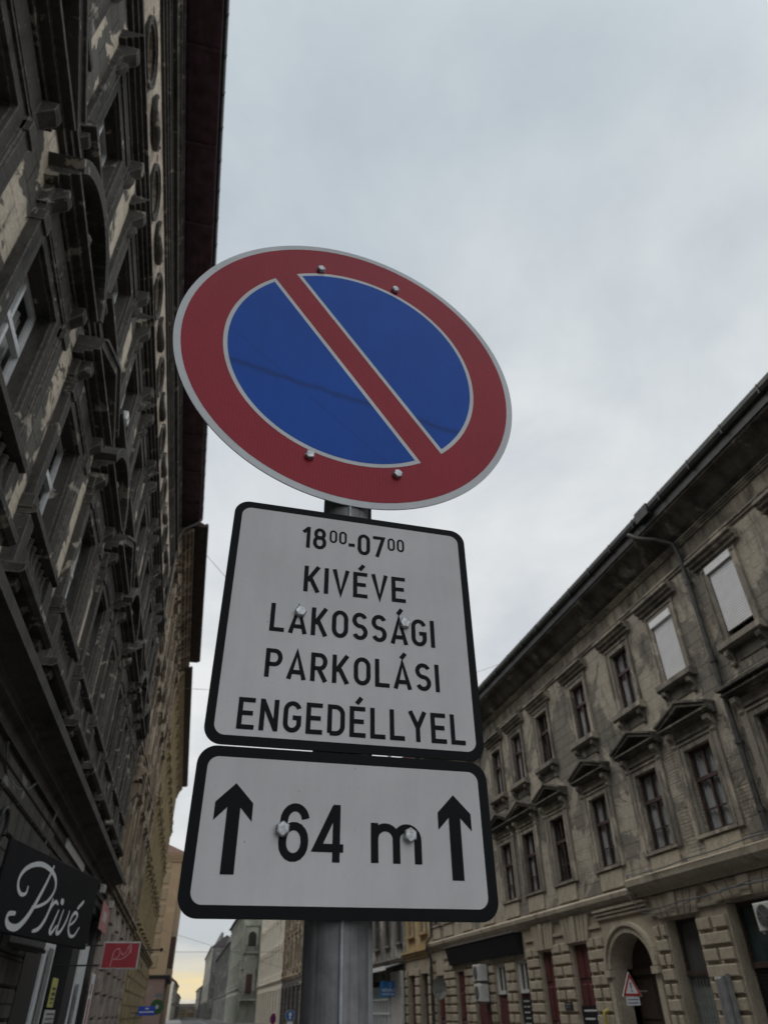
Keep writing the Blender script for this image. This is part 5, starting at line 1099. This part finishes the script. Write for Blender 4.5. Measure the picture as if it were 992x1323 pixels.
# ---- stroke lettering in the manner of road-sign capitals
T = 0.15; lo, hi_ = T/2, 1-T/2
def arcp(cx_, cz_, rx_, rz_, a0, a1, n=10): return [(cx_+rx_*math.cos(R_(a0+(a1-a0)*i/n)), cz_+rz_*math.sin(R_(a0+(a1-a0)*i/n))) for i in range(n+1)]
def stad(x0, x1, z0, z1, n=9):
    r = (x1-x0)/2; xm = (x0+x1)/2; rz = min(r*1.15, (z1-z0)/2); return arcp(xm, z1-rz, r, rz, 0, 180, n)+arcp(xm, z0+rz, r, rz, 180, 360, n)
def glyph(ch):
    """-> advance width, list of (polyline, closed)"""
    w5 = 0.56
    if ch in 'O0': w_ = 0.58 if ch == 'O' else 0.52; return w_, [(stad(lo, w_-lo, lo, hi_), True)]
    if ch == '1': return 0.30, [([(0.225, 0), (0.225, 1.0)], False), ([(0.02, 0.72), (0.21, 0.93)], False)]
    if ch == '8': return 0.54, [(stad(lo, 0.54-lo, lo, 0.56), True), (stad(lo+0.03, 0.51-lo, 0.52, hi_), True)]
    if ch == '7': return 0.50, [([(0, hi_), (0.50-0.06, hi_), (0.17, 0)], False)]
    if ch == '-': return 0.26, [([(0, 0.40), (0.26, 0.40)], False)]
    if ch == 'I': return T, [([(lo, 0), (lo, 1)], False)]
    if ch == 'K': return 0.58, [([(lo, 0), (lo, 1)], False), ([(0.51, 1), (0.13, 0.42)], False), ([(0.22, 0.56), (0.51, 0)], False)]
    if ch in 'VÁA' and ch == 'V': return 0.60, [([(0.06, 1), (0.30, 0.06), (0.54, 1)], False)]
    if ch in 'EÉ':
        g_ = [([(0.52, hi_), (lo, hi_), (lo, lo), (0.53, lo)], False), ([(lo, 0.51), (0.47, 0.51)], False)]
        if ch == 'É': g_.append(([(0.23, 1.09), (0.39, 1.30)], False))
        return 0.53, g_
    if ch in 'AÁ':
        g_ = [([(0.06, 0), (0.31, 0.94), (0.56, 0)], False), ([(0.14, 0.25), (0.48, 0.25)], False)]
        if ch == 'Á': g_.append(([(0.27, 1.09), (0.43, 1.30)], False))
        return 0.62, g_
    if ch == 'L': return 0.50, [([(lo, 1), (lo, lo), (0.50, lo)], False)]
    if ch == 'S':
        w_ = 0.55; xm = w_/2; r = xm-lo
        return w_, [(arcp(xm, 0.7125, r, 0.2125, 22, 270, 16)+arcp(xm, 0.2875, r, 0.2125, 90, -158, 16)[1:], False)]
    if ch == 'G':
        w_ = 0.57; xm = w_/2; r = xm-lo
        return w_, [(arcp(xm, hi_-0.22, r, 0.22, 15, 180, 10)+arcp(xm, lo+0.22, r, 0.22, 180, 360, 10)+[(w_-lo, 0.47), (xm+0.01, 0.47)], False)]
    if ch in 'PR':
        g_ = [([(lo, 0), (lo, hi_), (0.30, hi_)]+arcp(0.30, 0.69, 0.18, hi_-0.69, 90, -90, 10)+[(lo, 0.69*2-hi_)], False)]
        if ch == 'R': g_.append(([(0.28, 0.42), (0.50, 0)], False))
        return 0.57, g_
    if ch == 'D': return 0.57, [([(lo, lo), (lo, hi_), (0.25, hi_)]+arcp(0.27, hi_-0.24, 0.225, 0.24, 90, 0, 7)+arcp(0.27, lo+0.24, 0.225, 0.24, 0, -90, 7)+[(lo+0.01, lo)], False)]
    if ch == 'N': return 0.58, [([(lo, 0), (lo, 1)], False), ([(lo+0.01, 0.93), (0.58-lo-0.01, 0.07)], False), ([(0.58-lo, 0), (0.58-lo, 1)], False)]
    if ch == 'Y': return 0.60, [([(0.05, 1), (0.30, 0.46)], False), ([(0.55, 1), (0.30, 0.46)], False), ([(0.30, 0.52), (0.30, 0)], False)]
    if ch == '6': return 0.56, [(stad(lo, 0.56-lo, lo, 0.60), True), ([(lo, 0.33), (lo+0.005, 0.62)]+arcp(0.29, hi_-0.24, 0.205, 0.24, 175, 10, 12), False)]
    if ch == '4': return 0.58, [([(0.44, 0), (0.44, 1.0)], False), ([(0.42, 0.95), (0.07, 0.24), (0.58, 0.24)], False)]
    return 0.3, []
def text_line(mb, txt, x0, x1, zb, h, y, t=T, sp_=0.15, sup=()):
    """fits the word between x0 and x1; indices in sup are small raised figures"""
    adv = []; tot = 0
    for i, ch in enumerate(txt):
        k = 0.62 if i in sup else 1.0; w_, _ = glyph(ch); adv.append((tot, k)); tot += w_*k+(sp_*k if i < len(txt)-1 else 0)
    sx_ = (x1-x0)/tot; cnt = 0
    for i, ch in enumerate(txt):
        off, k = adv[i]
        for pts, cl in glyph(ch)[1]:
            pp = [(x0+(off+x*k)*sx_, zb+h*(z*k+(1-k if k < 1 else 0))) for x, z in pts]
            tt = t*(0.75*k+0.25 if k < 1 else 1)*h*min(1.0, 0.5+0.5*sx_/h)*(0.80 if k < 1 else 1.0)
            for q in stroke_pts(pp, tt, cl): mb.sheet_y([(v.x, v.y) for v in q], y-0.00003*(cnt % 4))
            cnt += 1
def plate(name, label, uc, zc, w_, h_, bolts):
    t = thing(name, label, 'road sign', tuple(sp(uc, zc)), YAW, 'parking signs on the post')
    W_, H_ = w_*S, h_*S; b_ = (0.0190 if h_ > 0.5 else 0.0212)*S; r = 0.037*S
    m_ = MB(); m_.prism_y(rrect(W_, H_, r), 0, 0.0022); m_.build('border', 'sign_black', t)
    m_ = MB(); m_.sheet_y(rrect(W_-0.002, H_-0.002, r), 0.0026); m_.build('back', 'sign_back', t)
    m_ = MB(); m_.sheet_y(rrect(W_-2*b_, H_-2*b_, r-b_*0.75), -0.0003); m_.build('face', 'sign_white', t)
    for (u, z) in bolts: hexbolt(t, (u-uc)*S, (z-zc)*S)
    clamp(t, (bolts[0][1]-zc)*S, 0.155*S*1.0)
    return t
UP = plate('time_plate', 'white plate with five lines of black lettering under the round sign', 0.3165, 0.7380, 0.605, 0.607, [(0.193, 0.746), (0.4436, 0.7461)])
tx = MB(); k = lambda u: (u-0.3165)*S; kz = lambda z: (z-0.7380)*S; TY = -0.0006
text_line(tx, '1800-0700', k(0.187), k(0.4505), kz(0.926), 0.0625*S, TY, sup=(2, 3, 7, 8), sp_=0.12)
text_line(tx, 'KIVÉVE', k(0.1965), k(0.4500), kz(0.803), 0.0710*S, TY)
text_line(tx, 'LAKOSSÁGI', k(0.1255), k(0.5185), kz(0.692), 0.0710*S, TY)
text_line(tx, 'PARKOLÁSI', k(0.1235), k(0.5235), kz(0.583), 0.0670*S, TY)
text_line(tx, 'ENGEDÉLLYEL', k(0.0770), k(0.5760), kz(0.467), 0.0672*S, TY)
tx.build('lettering', 'sign_black', UP)
LO = plate('distance_plate', 'lower white plate with black border, two up arrows and 64 m', 0.3135, 0.2820, 0.607, 0.299, [(0.1855, 0.2809), (0.4392, 0.2793)])
tx = MB(); k = lambda u: (u-0.3135)*S; kz = lambda z: (z-0.2820)*S
for ac_ in (0.0905, 0.5372):
    P = [(0, 0.3612), (0.0360, 0.3255), (0.0360, 0.2925), (0.0125, 0.3165), (0.0125, 0.2020), (-0.0125, 0.2020), (-0.0125, 0.3165), (-0.0360, 0.2925), (-0.0360, 0.3255)]
    hd = [(k(ac_+x), kz(z)) for x, z in P]
    tx.sheet_y([hd[0], hd[1], hd[2], hd[3]], TY); tx.sheet_y([hd[0], hd[3], hd[6]], TY); tx.sheet_y([hd[0], hd[6], hd[7], hd[8]], TY); tx.sheet_y([hd[3], hd[4], hd[5], hd[6]], TY)
text_line(tx, '6', k(0.1795), k(0.2370), kz(0.2255), 0.1045*S, TY, 0.145)
text_line(tx, '4', k(0.2470), k(0.3055), kz(0.2270), 0.1035*S, TY, 0.145)
mt_ = 0.0150*S; mx0, mx1, mz0, mz1 = 0.3603, 0.4640, 0.2285, 0.3005; hw_ = 0.0075; cxs = [mx0+hw_, (mx0+mx1)/2, mx1-hw_]
for q in stroke_pts([(k(cxs[0]), kz(mz0)), (k(cxs[0]), kz(mz1))], mt_): tx.sheet_y([(v.x, v.y) for v in q], TY)
for i in (0, 1):
    a, b = cxs[i], cxs[i+1]; r = (b-a)/2; pts = [(k(x), kz(z)) for x, z in arcp((a+b)/2, mz1-hw_-r*0.95, r, r*0.95, 180, 0, 12)]+[(k(b), kz(mz0))]
    for q in stroke_pts(pts, mt_): tx.sheet_y([(v.x, v.y) for v in q], TY-0.00004*(i+1))
tx.build('lettering', 'sign_black', LO)
# ---- the round sign
DY, DT, DR = R_(5.3), R_(1.94), 0.543*S
ds_ = thing('no_parking_sign', 'round blue and red no parking sign with a diagonal bar on top of the post', 'road sign', tuple(sp(0.3119, 1.6322)), DY, 'parking signs on the post')
ds_.rotation_euler = (DT, 0, DY)
circ = lambda r, n=128: [(r*math.cos(2*PI*i/n), r*math.sin(2*PI*i/n)) for i in range(n)]
m_ = MB(); m_.prism_y(circ(DR), 0, 0.0022); m_.build('rim', 'sign_edge', ds_)
m_ = MB(); m_.sheet_y(circ(DR*0.997), 0.0026); m_.build('back', 'sign_back', ds_)
m_ = MB(); m_.sheet_y(circ(DR*0.962), -0.0003); m_.build('red_face', 'sign_red', ds_)
ba = math.atan2(1.288-1.979, 0.564-0.042); bdir = Vector((math.cos(ba), math.sin(ba))); bn = Vector((-bdir.y, bdir.x))
def segment(r, off, side, n=72):
    a0 = math.acos(off/r); pts = []
    for i in range(n+1):
        a = -a0+2*a0*i/n; v = (bn*side*math.cos(a)+bdir*math.sin(a))*r; pts.append((v.x, v.y))
    return pts
m_ = MB()
for s in (-1, 1): m_.sheet_y(segment(DR*0.743, DR*0.077, s), -0.0005)
m_.build('white_outline', 'sign_edge', ds_)
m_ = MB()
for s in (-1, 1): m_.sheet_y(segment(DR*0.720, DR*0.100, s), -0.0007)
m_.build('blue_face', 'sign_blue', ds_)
for (u, z) in ((0.1825, 2.031), (0.4484, 2.034), (0.1912, 1.2262), (0.4453, 1.2231)): hexbolt(ds_, (u-0.3119)*S, (z-1.6322)*S, 0.0078, -0.0007)
for z in (2.055, 1.2247): clamp(ds_, (z-1.6322)*S, 0.155*S)
